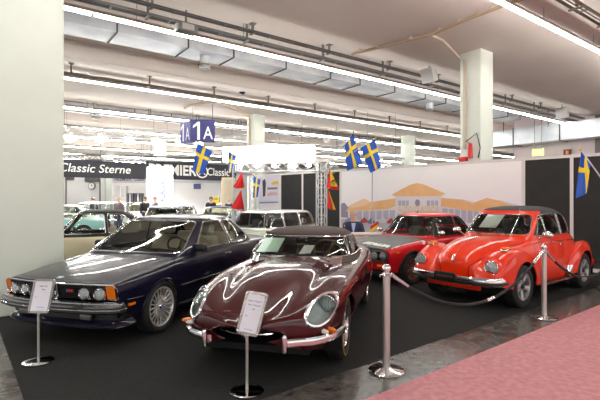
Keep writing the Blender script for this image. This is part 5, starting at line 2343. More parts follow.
def truss_mesh(m, a, b, s, r=.022, step=None, up=Vector((0, 0, 1))):
    a, b = Vector(a), Vector(b)
    d = (b - a).normalized()
    if abs(d.dot(up)) > .95:
        up = Vector((1, .2, 0)).normalized()
    x = d.cross(up).normalized()
    y = x.cross(d)
    L = (b - a).length
    n = max(2, int(L / (step or s * 1.1)))
    cs = [x * (sx * s / 2) + y * (sy * s / 2) for sx, sy in ((-1, -1), (1, -1), (1, 1), (-1, 1))]
    for c in cs:
        m.cyl(a + c, b + c, r, 6)
    for k in range(4):
        c0, c1 = cs[k], cs[(k + 1) % 4]
        for i in range(n):
            p, q = a.lerp(b, i / n), a.lerp(b, (i + 1) / n)
            if i % 2:
                c0, c1 = c1, c0
            m.cyl(p + c0, q + c1, r * .55, 5)
            c0, c1 = cs[k], cs[(k + 1) % 4]
    for k in range(4):
        m.cyl(a + cs[k], a + cs[(k + 1) % 4], r * .8, 5)
        m.cyl(b + cs[k], b + cs[(k + 1) % 4], r * .8, 5)


TL, TR = W(237, 200, 14.6), W(321.5, 200, 14.0)
TZ = 2.82
gate = empty('truss_gate', (TL.x, TL.y, 0))
tag(gate, 'silver lattice truss gate with a glaring white header, behind the maroon roadster', 'truss')
b = MB()
truss_mesh(b, (0, 0, .03), (0, 0, TZ), .27)
b.build('truss_leg', alu, gate)
b = MB()
d = TR - TL
truss_mesh(b, (d.x, d.y, .03), (d.x, d.y, TZ), .27)
b.build('truss_leg', alu, gate)
b = MB()
truss_mesh(b, (0, 0, TZ - .14), (d.x, d.y, TZ - .14), .27)
b.build('truss_beam', alu, gate)
b = MB()
truss_mesh(b, (d.x, d.y, TZ - .14), (d.x + .55, d.y + 1.9, TZ - .14), .27)
b.build('side_beam', alu, gate)
b = MB()
truss_mesh(b, (0, 0, TZ - .14), (.3, 2.0, TZ - .14), .27)
b.build('side_beam', alu, gate)
b = MB()
truss_mesh(b, (.3, 2.0, .03), (.3, 2.0, TZ), .24)
b.build('truss_leg', alu, gate)
for q in ((0, 0), (d.x, d.y), (.3, 2.0)):
    b = MB()
    b.box((q[0], q[1], .015), (.5, .5, .03))
    b.build('foot_plate', alu, gate)
b = MB()
dx = d.normalized()
nrm = Vector((dx.y, -dx.x, 0))
T = Matrix.Translation(Vector((0, 0, TZ + .30)) + d * .38 + nrm * .0) @ Matrix.Rotation(math.atan2(d.y, d.x), 4, 'Z')
b.rbox((0, 0, 0), (d.length * 1.08, .34, .52), .04, T=T)
b.build('light_box', mat('light_box_glow', (255, 252, 248), .5, emit=2.6), gate)
for i in range(5):
    b = MB()
    t = .08 + .2 * i
    p = d * t + nrm * .25 + Vector((0, 0, TZ + .02))
    b.cyl(p, p + nrm * .12 + Vector((0, 0, -.14)), .05, 12, r2=.075)
    b.build('gate_spotlight', mat('spot_glow', (255, 250, 240), .5, emit=12.0), gate)

# ------------------------------------------------------------------ flags
FB = mat('flag_blue', (46, 92, 190), .75)
FY = mat('flag_yellow', (246, 214, 44), .75)
POLEW = mat('flag_stick_white', (226, 224, 220), .4)
POLEY = mat('finial_yellow', (246, 196, 40), .35)


def swedish(corners, Y, tip, foot, label, wave=.03, Yfoot=None):
    """corners: hoist top, hoist bottom, fly bottom, fly top in the photograph, at Y metres"""
    A, B, C_, D = [W(x, y, Y) for x, y in corners]
    tipw = W(tip[0], tip[1], Y)
    footw = W(foot[0], foot[1], Yfoot or Y)
    root = empty('hand_flag', footw)
    tag(root, label, 'flag', 'blue flags with a yellow cross')
    hs = [0, .1, .2, .3, .4, .5, .6, .7, .8, .9, 1]
    fs = [0, .08, .16, .24, 5 / 16, .375, 7 / 16, .52, .6, .68, .76, .84, .92, 1]
    V, F, M = [], [], []
    for h in hs:
        for f in fs:
            p = A.lerp(B, h).lerp(D.lerp(C_, h), f)
            ph = h * 7 + f * 2.2
            p = p + Vector((.35 * wave * math.sin(ph * 1.3), 1.6 * wave * math.sin(ph), 0)) * min(1, f * 2.5)
            V.append(p - footw)
    n = len(fs)
    for i in range(len(hs) - 1):
        for j in range(n - 1):
            F.append((i * n + j, i * n + j + 1, (i + 1) * n + j + 1, (i + 1) * n + j))
            y = 4 <= i <= 5 or 5 / 16 - .001 <= fs[j] < 7 / 16 - .001
            M.append(1 if y else 0)
    me = mesh_obj('flag_cloth', V, F, [FB, FY], root, M=M, angle=80)
    b = MB()
    b.cyl((0, 0, 0), tipw - footw, .013, 8, r2=.010)
    b.build('flag_stick', POLEW, root)
    b = MB()
    b.ball(tipw - footw, .028, 12)
    b.build('stick_tip', POLEY, root)
    return root


Yf = 13.6
swedish([(353, 133.5), (344.5, 145.5), (347.5, 171), (362.5, 164)], Yf, (353.5, 132), (322, 169), 'blue flag with yellow cross, left of the close pair above the mural', .04)
swedish([(375, 139), (360.5, 148), (371, 173), (381.5, 167)], Yf, (376, 137.5), (323, 172), 'blue flag with yellow cross, right of the close pair above the mural', .04)
swedish([(197, 143), (212.5, 151), (203.5, 175), (191.5, 170)], 13.9, (196.2, 141.8), (240, 167), 'large blue flag with yellow cross under the blue hall sign', .04)
swedish([(228.3, 151), (236.3, 156.5), (232, 171), (227.3, 175)], 14.2, (227.8, 149.5), (241, 160), 'small blue flag with yellow cross just left of the bright header', .03)
swedish([(253.5, 176), (260.5, 179.5), (258, 197), (252.5, 198)], 15.6, (252.6, 174.5), (265, 178), 'blue flag with yellow cross hanging inside the truss gate', .03, 15.6)
FR = swedish([(581, 151), (590.8, 165), (590.5, 187), (577.8, 198.5)], 8.0, (580.5, 149.3), (607, 186), 'blue flag with yellow cross at the right edge before the black panels', .05)

q = MB()
q.lathe([(.15, -FR.location.z + .008), (.15, -FR.location.z + .03), (.02, -FR.location.z + .05), (.016, 0), (.0001, .01)], 20)
q.build('floor_pole', STEEL, FR)
PR = mat('pennant_red', (214, 34, 34), .75)
PY = mat('pennant_yellow', (240, 204, 60), .75)


def pennant(top, bl, br, Y, label, band=(.42, .86), mark=True):
    A, B, C_ = W(*top, Y), W(*bl, Y), W(*br, Y)
    root = empty('pennant', A)
    tag(root, label, 'pennant', 'red and yellow pennants on the truss')
    n = 14
    V, F, M = [], [], []
    for i in range(n + 1):
        for j in range(n + 1):
            t, s = i / n, j / n
            p = A.lerp(B.lerp(C_, s), t)
            p = p + Vector((0, .07 * math.sin(s * 9 + t * 2) * t, -.04 * math.sin(s * PI) * t))
            V.append(p - A)
    for i in range(n):
        for j in range(n):
            F.append((i * (n + 1) + j, i * (n + 1) + j + 1, (i + 1) * (n + 1) + j + 1, (i + 1) * (n + 1) + j))
            s = (j + .5) / n
            M.append(1 if (band[0] < s and (i + .5) / n < band[1]) else 0)
    c = mesh_obj('pennant_cloth', V, F, [PR, PY], root, M=M, angle=80)
    if mark:
        ce = A.lerp(B.lerp(C_, .72), .62) - A + Vector((0, -.09, 0))
        q = MB()
        for (x0, z0, x1, z1, r) in ((-.06, -.02, .05, .02, .022), (.05, .02, .085, .07, .014), (-.06, -.02, -.10, -.06, .010), (.02, 0, .07, -.07, .009), (-.03, -.02, -.01, -.09, .009)):
            q.cyl(ce + Vector((x0, 0, z0)), ce + Vector((x1, 0, z1)), r, 6)
        q.build('black_mark', BLACKP, c)
    q = MB()
    q.cyl((0, 0, 0), (0, 0, .05), .012, 6)
    q.build('hanging_loop', POLEW, root)


pennant((330, 167.5), (326.5, 187), (338.8, 189.5), 13.75, 'red and yellow pennant with a black mark, upper one on the right truss leg', (.38, .88))
pennant((328.5, 189), (327, 207), (335.5, 209.5), 13.75, 'red pennant with a yellow edge, lower one on the right truss leg', (.72, 2), False)
pennant((242, 172), (232.5, 187), (244.5, 187.5), 14.3, 'red pennant with orange mark, upper one on the left truss leg', (.3, .0), False)
pennant((241, 190), (230.5, 207.5), (244.5, 209), 14.3, 'plain red pennant, lower one on the left truss leg', (2, 2), False)

# ------------------------------------------------------------------ far part of the hall
navy = mat('sign_navy', (44, 42, 112), .5)
b_row = vof(W(150, 200, 30))
for px0, px1, body, y, h, lab, sh in ((50, 145.5, 'Classic Sterne', 169.5, 17.0, 'long black banner reading Classic Sterne hung far back at left', .25),
                                      (146, 236, 'PREMIER   Classic', 171.5, 17.0, 'long black banner with a round logo and the word Classic behind the flags', .0)):
    a, c = on_row(b_row, px0), on_row(b_row, px1)
    za = H - (y - 200) / FPX * ((a.y + c.y) / 2)
    hh = h / FPX * ((a.y + c.y) / 2)
    L = (c - a).length
    mid = (a + c) / 2
    T = frame_T((mid.x, mid.y, za), c - a, (0, 0, 1))
    b = MB()
    b.box((0, 0, 0), (L, hh, .12), T=T)
    o = b.build('hall_banner', mat('banner_black', (44, 44, 52), .7), None, smooth=False)
    tag(o, lab, 'banner', 'black hall banners')
    if body.startswith('C'):
        text('banner_lettering', body, hh * .68, WHITEP, o, T @ Matrix.Translation((-.055 * L, hh * .02, .065)), width=L * .745, shear=.2, bold=.004)
    else:
        text('banner_lettering', 'PREMIER', hh * .82, WHITEP, o, T @ Matrix.Translation((-L * .23, 0, .065)), width=L * .50, bold=.03)
        text('banner_lettering', 'Classic', hh * .66, WHITEP, o, T @ Matrix.Translation((L * .28, 0, .065)), width=L * .26, bold=.003)
        q = MB()
        q.ring([(hh * .30, .06), (hh * .38, .06), (hh * .38, .075), (hh * .30, .075)], 28, T=T @ Matrix.Translation((L * .09, 0, 0)))
        q.cyl(T @ Vector((L * .09, hh * .28, .068)), T @ Vector((L * .09, 0, .068)), .035, 6)
        q.cyl(T @ Vector((L * .09 - hh * .2, -hh * .18, .068)), T @ Vector((L * .09, 0, .068)), .035, 6)
        q.cyl(T @ Vector((L * .09 + hh * .2, -hh * .18, .068)), T @ Vector((L * .09, 0, .068)), .035, 6)
        q.build('banner_logo', WHITEP, o)
    for t in (-.45, 0, .45):
        q = MB()
        q.cyl(T @ Vector((L * t, hh / 2, 0)), T @ Vector((L * t, hh / 2 + 1.6, 0)), .02, 6)
        q.build('banner_wire', tray_m, o)

# blue hall sign 1A hung as a box with two faces
p = W(199, 131, 21)
b = MB()
pw = 24 / FPX * 21
ph = 22.5 / FPX * 21
T = frame_T((p.x + .18, p.y, p.z), (1, .12, 0), (0, 0, 1))
b.box((0, 0, 0), (pw, ph, .1), T=T)
sg = b.build('hall_sign', navy, None, smooth=False)
tag(sg, 'blue hanging hall sign reading 1A in white', 'sign')
b = MB()
T2 = frame_T((p.x - pw / 2 - .15, p.y + .45, p.z), (.62, -.6, 0), (0, 0, 1))
b.box((0, 0, 0), (.95, ph, .1), T=T2)
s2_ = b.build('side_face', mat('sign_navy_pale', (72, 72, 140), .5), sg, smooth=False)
text('sign_letter', 'A', ph * .8, WHITEP, sg, T @ Matrix.Translation((pw * .22, -ph * .12, .056)), width=pw * .40, bold=.004)
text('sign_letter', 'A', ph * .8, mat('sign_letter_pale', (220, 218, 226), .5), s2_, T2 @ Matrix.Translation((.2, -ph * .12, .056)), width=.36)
for par, TT, k, xx, mm in ((sg, T, 1.0, -pw * .20, WHITEP), (s2_, T2, .85, -.22, MATS['sign_letter_pale'])):
    q = MB()
    h2 = ph * .40
    q.prism([(xx - .02 * k, -h2), (xx + .10 * k, -h2), (xx + .10 * k, h2), (xx - .0 * k, h2), (xx - .22 * k, h2 * .55), (xx - .22 * k, h2 * .28), (xx - .02 * k, h2 * .62)], .052, .06, plane='xy', T=TT)
    q.build('sign_numeral', mm, par, smooth=False)
for t in (-.4, .4):
    b = MB()
    b.cyl(T @ Vector((pw * t, ph / 2, 0)), T @ Vector((pw * t, ph / 2 + 1.3, 0)), .015, 6)
    b.build('sign_wire', tray_m, sg)

# long lattice trusses with lamps
lampglow = mat('lamp_glow', (255, 252, 244), .5, emit=20.0)
for (pa, pb, Ya, Yb_, s, lab, lamps) in (((40, 129.5), (250, 139), 22, 26, .42, 'white lattice truss with hanging lamps high at left', (66, 93, 121, 147.5, 172, 192)),
                                        ((40, 156.5), (240, 161), 29, 31, .34, 'dark lattice truss right above the black banners', (80, 101, 117, 133, 140)),
                                        ((255, 152), (345, 149.5), 24, 26, .40, 'white lattice truss behind the close pair of flags', ()),
                                        ((330, 158), (402, 162), 22, 24, .36, 'white lattice truss left of the middle column', (388,))):
    A, B = W(*pa, Ya), W(*pb, Yb_)
    b = MB()
    truss_mesh(b, A, B, s, .03, s * 1.2)
    o = b.build('roof_truss', alu if 'white' in lab else mat('truss_dark', (90, 88, 90), .5, .5), None)
    tag(o, lab, 'truss', 'lattice trusses hung in the hall')
    for t in (.1, .5, .9):
        q = MB()
        w = A.lerp(B, t)
        q.cyl(w, (w.x, w.y, ZS), .012, 5)
        q.build('truss_wire', tray_m, o)
    for px in lamps:
        t = (px - pa[0]) / (pb[0] - pa[0])
        w = A.lerp(B, t)
        k = s / .42
        L = MB()
        T = Matrix.Translation(w + Vector((0, -.0, -.25)))
        L.lathe([(.06, .22), (.13 * k, .18), (.16 * k, -.10), (.30 * k, -.24), (.28 * k, -.25), (.0001, -.16)], 18, T=T)
        lo = L.build('hall_lamp', mat('lamp_shell', (226, 226, 226), .4, .2), None)
        tag(lo, {66: 'first hanging lamp on the high truss, next to the white column', 93: 'second hanging lamp on the high truss from the white column',
                 121: 'third hanging lamp on the high truss from the white column', 147.5: 'fourth hanging lamp on the high truss, over the white banner tower',
                 172: 'fifth hanging lamp on the high truss from the white column', 192: 'sixth hanging lamp on the high truss, below the blue hall sign',
                 80: 'first small lamp above the black banner from the white column', 101: 'second small lamp above the black banner from the white column',
                 117: 'third small lamp above the black banner from the white column', 133: 'fourth small lamp above the black banner from the white column',
                 140: 'fifth small lamp above the black banner, left of the white tower', 388: 'single hanging lamp on the truss right of the close pair of flags'}[px], 'lamp', 'hanging hall lamps')
        g_ = MB()
        g_.ball(w + Vector((0, 0, -.42)), (.25 * k, .25 * k, .14), 14)
        g_.build('lamp_bulb', lampglow, lo)
        ld = bpy.data.lights.new('lamp_light', 'SPOT')
        ld.energy = 1500
        ld.spot_size = 2.4
        ld.spot_blend = .6
        ld.shadow_soft_size = .25
        ll = bpy.data.objects.new('lamp_light', ld)
        COL.objects.link(ll)
        ll.location = w + Vector((0, 0, -.55))

# white banner tower
p = W(160, 200, 24)
tw = 23 / FPX * 24
zt = H + (200 - 167) / FPX * 24
b = MB()
b.rbox((p.x, p.y, zt / 2), (tw, .6, zt), .05)
o = b.build('banner_tower', mat('tower_white', (246, 246, 248), .7), None)
tag(o, 'white banner tower with vertical blue writing, left of the flags', 'banner')
text('tower_lettering', 'K-KLASSIK', .42, mat('tower_blue', (110, 130, 196), .6), o, frame_T((p.x + .22, p.y - .305, zt * .57), (0, 0, 1), (-1, 0, 0)), width=zt * .42)
b = MB()
b.box((p.x, p.y, .03), (tw + .2, .8, .06))
b.build('tower_base', STEEL, o)

# pale fascia, partition, clock, cupboards far back
def back_box(name, label, cat, px0, px1, y0, y1, Y, m, depth=.3, group=None, floor=False):
    a, c = W(px0, y0, Y), W(px1, y1, Y)
    z0 = 0 if floor else min(a.z, c.z)
    b = MB()
    b.rbox(((a.x + c.x) / 2, Y + depth / 2, (max(a.z, c.z) + z0) / 2), (abs(c.x - a.x), depth, max(a.z, c.z) - z0), .03)
    o = b.build(name, m, None)
    tag(o, label, cat, group)
    return o


whitew = mat('partition_white', (232, 230, 230), .8)
o = back_box('partition_wall', 'white partition wall with a clock far back below the black banner', 'partition', 40, 108, 174, 200, 44, whitew, .2, floor=True)
for px in (66, 100):
    q = MB()
    a = W(px, 200, 43.97)
    q.box((a.x, a.y, 1.9), (.12, .08, 3.8))
    q.build('partition_post', mat('post_grey', (120, 112, 108), .6), o)
c = W(92, 186, 43.7)
b = MB()
b.lathe([(.36, .0), (.36, .10), (.31, .12), (.0001, .12)], 30, T=Matrix.Translation(c) @ Matrix.Rotation(PI / 2, 4, 'X'))
o = b.build('wall_clock', mat('clock_rim', (60, 60, 62), .4), None)
tag(o, 'round wall clock with dark rim far back at left', 'clock')
q = MB()
q.lathe([(.30, .121), (.0001, .128)], 28, T=Matrix.Translation(c) @ Matrix.Rotation(PI / 2, 4, 'X'))
q.build('clock_face', WHITEP, o)
q = MB()
q.cyl(c + Vector((0, -.14, 0)), c + Vector((0, -.14, .24)), .018, 6)
q.cyl(c + Vector((0, -.14, 0)), c + Vector((.14, -.14, .08)), .022, 6)
q.build('clock_hands', BLACKP, o)
o = back_box('air_conditioner', 'dark grille box on the partition above the wall clock', 'air conditioner', 84.5, 98, 176.5, 181.5, 43.6, mat('ac_dark', (84, 86, 88), .5), .35)
q = MB()
a = W(91.5, 179, 43.58)
for k in range(4):
    q.box((a.x, a.y, a.z - .18 + .12 * k), (1.2, .03, .03))
q.build('ac_slats', tray_m, o)
o = back_box('wall_screen', 'dark poster frame at the far left under the banner', 'poster', 65, 74, 175, 180, 43.6, mat('poster_dark', (92, 88, 96), .5), .1)
o = back_box('stand_fascia', 'pale grey fascia sign below the black banner, lettered in dark grey', 'sign', 112, 147, 176.5, 183, 36, mat('fascia_pale', (208, 206, 214), .7), .3)
a = W(130, 179.3, 35.98)
for tx, px, wd in (('PREMIER', 123, 17), ('Classic', 140, 11)):
    a = W(px, 179.3, 35.98)
    text('fascia_lettering', tx, .40, mat('fascia_ink', (84, 82, 92), .6), o, frame_T(a, (1, 0, 0), (0, 0, 1)), width=wd / FPX * 36, bold=.004)
for px, lab in ((113, 'left leg of'), (146, 'right')):
    q = MB()
    a = W(px, 200, 36.1)
    q.box((a.x, a.y, H / 2 + .9), (.16, .16, H + 1.8))
    q.build('fascia_post', whitew, o)
for i, (x0, x1, y0, y1, cc, lab) in enumerate(((115, 126, 186, 204, (190, 186, 186), 'pale grey shelf unit under the fascia sign'),
                                             (127, 133, 193, 206, (70, 72, 78), 'narrow dark cabinet under the fascia sign'),
                                             (134, 142, 193, 206, (58, 60, 66), 'wide dark cabinet beside the white banner tower'))):
    o = back_box('display_cabinet', lab, 'cabinet', x0, x1, y0, y1, 34, mat('cabinet_%d' % i, cc, .5), .5, 'display cabinets under the fascia', True)
    q = MB()
    a, c = W(x0, y0, 33.98), W(x1, y1, 33.98)
    for t in (.33, .66):
        q.box(((a.x + c.x) / 2, 33.98, a.z * t), ((c.x - a.x) * .94, .04, .05))
    q.box(((a.x + c.x) / 2, 33.98, a.z * .5), (.05, .04, a.z * .95))
    q.build('cabinet_frame', WHITEP, o)
o = back_box('partition_wall', 'white stand wall behind the people right of the banner tower', 'partition', 173, 224, 176, 200, 34, whitew, .2, floor=True)
q = MB()
a = W(198, 179.5, 33.98)
q.box((a.x, a.y, a.z), (50 / FPX * 34, .06, .5))
q.build('wall_sign_band', mat('fascia_pale', (208, 206, 214), .7), o)
o = back_box('wall_monitor', 'small dark blue monitor on the white stand wall', 'monitor', 193.5, 200.5, 184, 189, 33.5, BLACKP, .12)
q = MB()
a = W(197, 186.5, 33.48)
q.box((a.x, a.y, a.z), (.44, .02, .29))
q.build('monitor_screen', mat('screen_blue', (70, 90, 150), .2), o)
o = back_box('yellow_cabinet', 'yellow box unit behind the person in black', 'cabinet', 213, 219, 197, 204, 31, mat('case_yellow', (232, 204, 40), .5), .4, floor=True)
q = MB()
a = W(216, 199, 30.97)
q.box((a.x, a.y, a.z), (.28, .03, .05))
q.build('cabinet_handle', BLACKP, o)
o = back_box('display_door', 'beige wooden door leaf with four panes left of the truss gate', 'door', 221.5, 235, 177.5, 215, 24, mat('door_beige', (206, 186, 150), .6), .12, floor=True)
for i in range(2):
    for j in range(2):
        q = MB()
        a, c = W(224 + 5.6 * i, 179.5 + 13 * j, 23.97), W(228.6 + 5.6 * i, 190.5 + 13 * j, 23.97)
        q.box(((a.x + c.x) / 2, 23.98, (a.z + c.z) / 2), (c.x - a.x, .03, a.z - c.z))
        q.build('door_pane', mat('pane_beige', (196, 188, 166), .3), o)

# exit sign, fire sign
kx = 28.2
p = on_row(0, 300)


def on_u(u, px):
    k = (px - 300) / FPX
    Y = u / (UX * k + UY)
    return Vector((k * Y, Y, 0))


for px, py, w, h, cc, em, nm, lab, hang in ((538, 152.5, 9.5, 5.5, (196, 232, 110), 1.5, 'exit_sign', 'lit green exit sign hung above the black wall panels', True),
                                          (567, 152.5, 5.6, 5.2, (150, 52, 44), 0, 'fire_sign', 'small red fire sign on the wall right of the exit sign', False)):
    uu = UB - (1.6 if hang else .15)
    p = on_u(uu, px)
    z = H - (py - 200) / FPX * p.y
    k = p.y / FPX
    T = frame_T((p.x, p.y, z), (-VX, -VY, 0), (0, 0, 1))
    k *= 1.15
    b = MB()
    b.rbox((0, 0, 0), (w * k, h * k, .08), .02, T=T)
    o = b.build(nm, mat(nm + '_face', cc, .5, emit=em), None)
    tag(o, lab, 'sign')
    q = MB()
    if hang:
        s = h * k * .30
        q.ball(T @ Vector((-.12, s * .95, .05)), s * .25, 8)
        q.cyl(T @ Vector((-.12, s * .6, .05)), T @ Vector((-.02, -s * .1, .05)), s * .16, 6)
        q.cyl(T @ Vector((-.02, -s * .1, .05)), T @ Vector((.12, -s * .8, .05)), s * .12, 6)
        q.cyl(T @ Vector((-.02, -s * .1, .05)), T @ Vector((-.16, -s * .8, .05)), s * .12, 6)
        q.cyl(T @ Vector((-.10, s * .4, .05)), T @ Vector((.10, s * .3, .05)), s * .10, 6)
        q.box((w * k * .28, 0, .045), (w * k * .2, h * k * .7, .01), T=T)
    else:
        q.box((0, 0, .045), (w * k * .2, h * k * .6, .01), T=T)
        q.box((w * k * .2, 0, .045), (w * k * .08, h * k * .5, .01), T=T)
    q.build('pictogram', WHITEP if em else mat('sign_cream', (222, 200, 150), .5), o)
    q = MB()
    if hang:
        for s in (-.3, .3):
            q.cyl(T @ Vector((s * w * k, h * k / 2, 0)), (*(T @ Vector((s * w * k, 0, 0))).xy, ZS), .02, 6)
        q.rbox((0, h * k * 1.2, 0), (w * k * .8, h * k * .3, .1), .02, T=T)
    else:
        q.box((0, 0, -.05), (w * k * 1.1, h * k * 1.1, .03), T=T)
    q.build('sign_mount', tray_m, o)
# ------------------------------------------------------------------ barrier posts, ropes and information stands
ROPE = mat('rope_black', (34, 33, 34), .8, bump=(120, .4))


def car_mat(car):
    return Matrix.Translation(car.location) @ Matrix.Rotation(car.rotation_euler.z, 4, 'Z')


def barrier_post(p, z0, label):
    root = empty('barrier_post', (p.x, p.y, z0))
    tag(root, label, 'barrier post', 'steel barrier posts')
    b = MB()
    b.lathe([(.165, 0), (.172, .006), (.172, .014), (.16, .022), (.06, .032), (.034, .05), (.0001, .05)], 48)
    b.build('post_base', CHROME, root)
    b = MB()
    b.lathe([(.034, .03), (.034, .93), (.0001, .93)], 28)
    b.build('post_pole', STEEL, root)
    b = MB()
    b.lathe([(.034, .90), (.05, .905), (.05, .915), (.036, .925), (.026, .935), (.026, .945)], 28)
    for a in range(4):
        c, s = math.cos(a * PI / 2 + .3), math.sin(a * PI / 2 + .3)
        b.tube([(.045 * c, .045 * s, .91), (.07 * c, .07 * s, .918), (.068 * c, .068 * s, .895)], .006, 6)
    b.build('post_collar', CHROME, root)
    b = MB()
    b.ball((0, 0, .972), .042, 24)
    b.build('post_ball', CHROME, root)
    return root


FZ = 0.0
S1, S2 = AT(386.5, 371.5), AT(544, 318)
S3 = S2 + (S2 - S1) * 1.0
barrier_post(S1, FZ, 'steel barrier post between the maroon roadster and the orange-red convertible')
barrier_post(S2, FZ, 'steel barrier post in front of the door of the orange-red convertible')
barrier_post(S3, FZ, 'steel barrier post past the tail of the orange-red convertible, outside the right edge')


def rope(a, b_, sag, label, conn, t0=.0):
    n = 40
    P = []
    d = (b_ - a)
    for i in range(n + 1):
        t = i / n
        p = a.lerp(b_, t)
        p.z -= 4 * sag * t * (1 - t)
        P.append(p)
    m = MB()
    m.tube(P[1:-1], .0165, 10)
    o = m.build('barrier_rope', ROPE, None)
    tag(o, label, 'rope', 'black barrier ropes')
    for i0, i1 in ((0, 3), (n - 3, n)) + ((conn,) if conn else ()):
        q = MB()
        q.tube(P[i0:i1 + 1], .021 if i1 - i0 < 3 or conn != (i0, i1) else .022, 10)
        q.ball(P[i0], .018, 10)
        q.build('rope_end' if (i0, i1) != conn else 'rope_coupling', CHROME, o)
    return o


def top(p, toward):
    d = (toward - p).normalized()
    return Vector((p.x, p.y, FZ + .905)) + d * .072


rope(top(S1, S2), top(S2, S1), .475, 'black rope sagging between the two barrier posts', (22, 24))
rope(top(S2, S3), top(S3, S2), .50, 'black rope running from the second barrier post to the right edge', (15, 17))
# a rope leaving the second coupling: short loop to the stand side


def info_stand(base, z0, top_px, board, yaw, tilt, roll, label, lines, hb):
    root = empty('information_stand', (base.x, base.y, z0))
    tag(root, label, 'sign stand', 'information stands in front of the cars')
    b = MB()
    b.lathe([(.138, 0), (.142, .006), (.142, .016), (.13, .024), (.05, .03), (.0001, .03)], 44)
    b.build('stand_base', CHROME, root)
    b = MB()
    b.cyl((0, 0, .02), (0, 0, hb - .02), .0125, 16)
    b.build('stand_pole', STEEL, root)
    T = Matrix.Translation((0, 0, hb)) @ Matrix.Rotation(yaw, 4, 'Z') @ Matrix.Rotation(PI / 2 - tilt, 4, 'X') @ Matrix.Rotation(roll, 4, 'Z')
    w, h = board
    fr = MB()
    P = rounded([(-w / 2, 0), (w / 2, 0), (w / 2, h), (-w / 2, h)], .02)
    fr.sweep([T @ Vector((x, y, 0)) for x, y in P], [(-.011, -.008), (.011, -.008), (.011, .008), (-.011, .008)], closed=True, up=T.to_3x3() @ Vector((0, 0, 1)))
    fo = fr.build('board_frame', mat('frame_silver', (206, 202, 202), .25, .8), root)
    q = MB()
    q.box((0, h / 2, -.003), (w - .004, h - .004, .006), T=T)
    po = q.build('board_sheet', mat('sheet_white', (226, 224, 234), .5), fo)
    for sx in (-1, 1):
        for y in (.012, h - .012):
            q = MB()
            q.ball(T @ Vector((sx * (w / 2 - .004), y, .004)), .014, 10)
            q.build('frame_corner', mat('frame_silver', (206, 202, 202), .25, .8), fo)
    q = MB()
    q.cyl((0, 0, hb - .05), T @ Vector((0, .06, -.012)), .012, 8)
    q.build('board_joint', CHROME, fo)
    for body, yy, sz, xx in lines:
        text('board_lettering', body, sz, INK, po, T @ Matrix.Translation((xx, h * yy, .001)), extrude=.0006)


ib1, ib2 = AT(38.5, 363), AT(247, 393)
info_stand(ib1, 0.006, None, (.205, .315), -.10, .30, .0, 'silver information stand in front of the dark blue coupe',
           [('BMW M6', .80, .022, 0), ('1988', .70, .020, 0), ('Motor', .46, .011, -.055), ('AUTO CLASSICA', .15, .011, .01)], .50)
info_stand(ib2, 0.006, None, (.195, .345), -.42, .42, -.06, 'silver information stand in front of the maroon roadster, tilted board',
           [('Jaguar E-Type S1', .80, .020, 0), ('Series 1 Roadster', .70, .018, 0), ('1967', .60, .018, 0), ('Motor', .42, .011, -.05), ('AUTO CLASSICA', .10, .011, .0)], .49)

# ------------------------------------------------------------------ papers behind windscreens
def sheet(car, c0, du, dv, label, m, lines=True):
    """c0 corner, du along the lower edge, dv up the glass, in the car's own axes"""
    M = car_mat(car)
    a = Vector(c0)
    du, dv = Vector(du), Vector(dv)
    n = du.cross(dv).normalized() * .002
    V = [a, a + du, a + du + dv, a + dv, a + n, a + du + n, a + du + dv + n, a + dv + n]
    F = [(0, 1, 2, 3), (4, 5, 6, 7), (0, 1, 5, 4), (1, 2, 6, 5), (2, 3, 7, 6), (3, 0, 4, 7)]
    o = mesh_obj('paper_sheet', [M @ v for v in V], F, m, None, smooth=False)
    tag(o, label, 'paper', 'paper sheets behind the windscreens')


mint = mat('paper_mint', (206, 232, 218), .8)
sheet(JAG, (-.80, -.52, .955), (-.04, .27, 0), (-.29, .02, .155), 'pale green paper sheet leaning in the left of the maroon roadster windscreen', mint)
sheet(JAG, (-.80, .04, .945), (-.05, .13, 0), (-.16, .03, .09), 'small white paper strip at the foot of the maroon roadster windscreen', PAPER)
sheet(BTL, (-.60, -.30, 1.135), (-.02, .30, 0), (-.20, .06, .22), 'white paper sheet behind the orange-red convertible windscreen', PAPER)

# ------------------------------------------------------------------ people
SKIN = mat('skin', (214, 164, 136), .6)


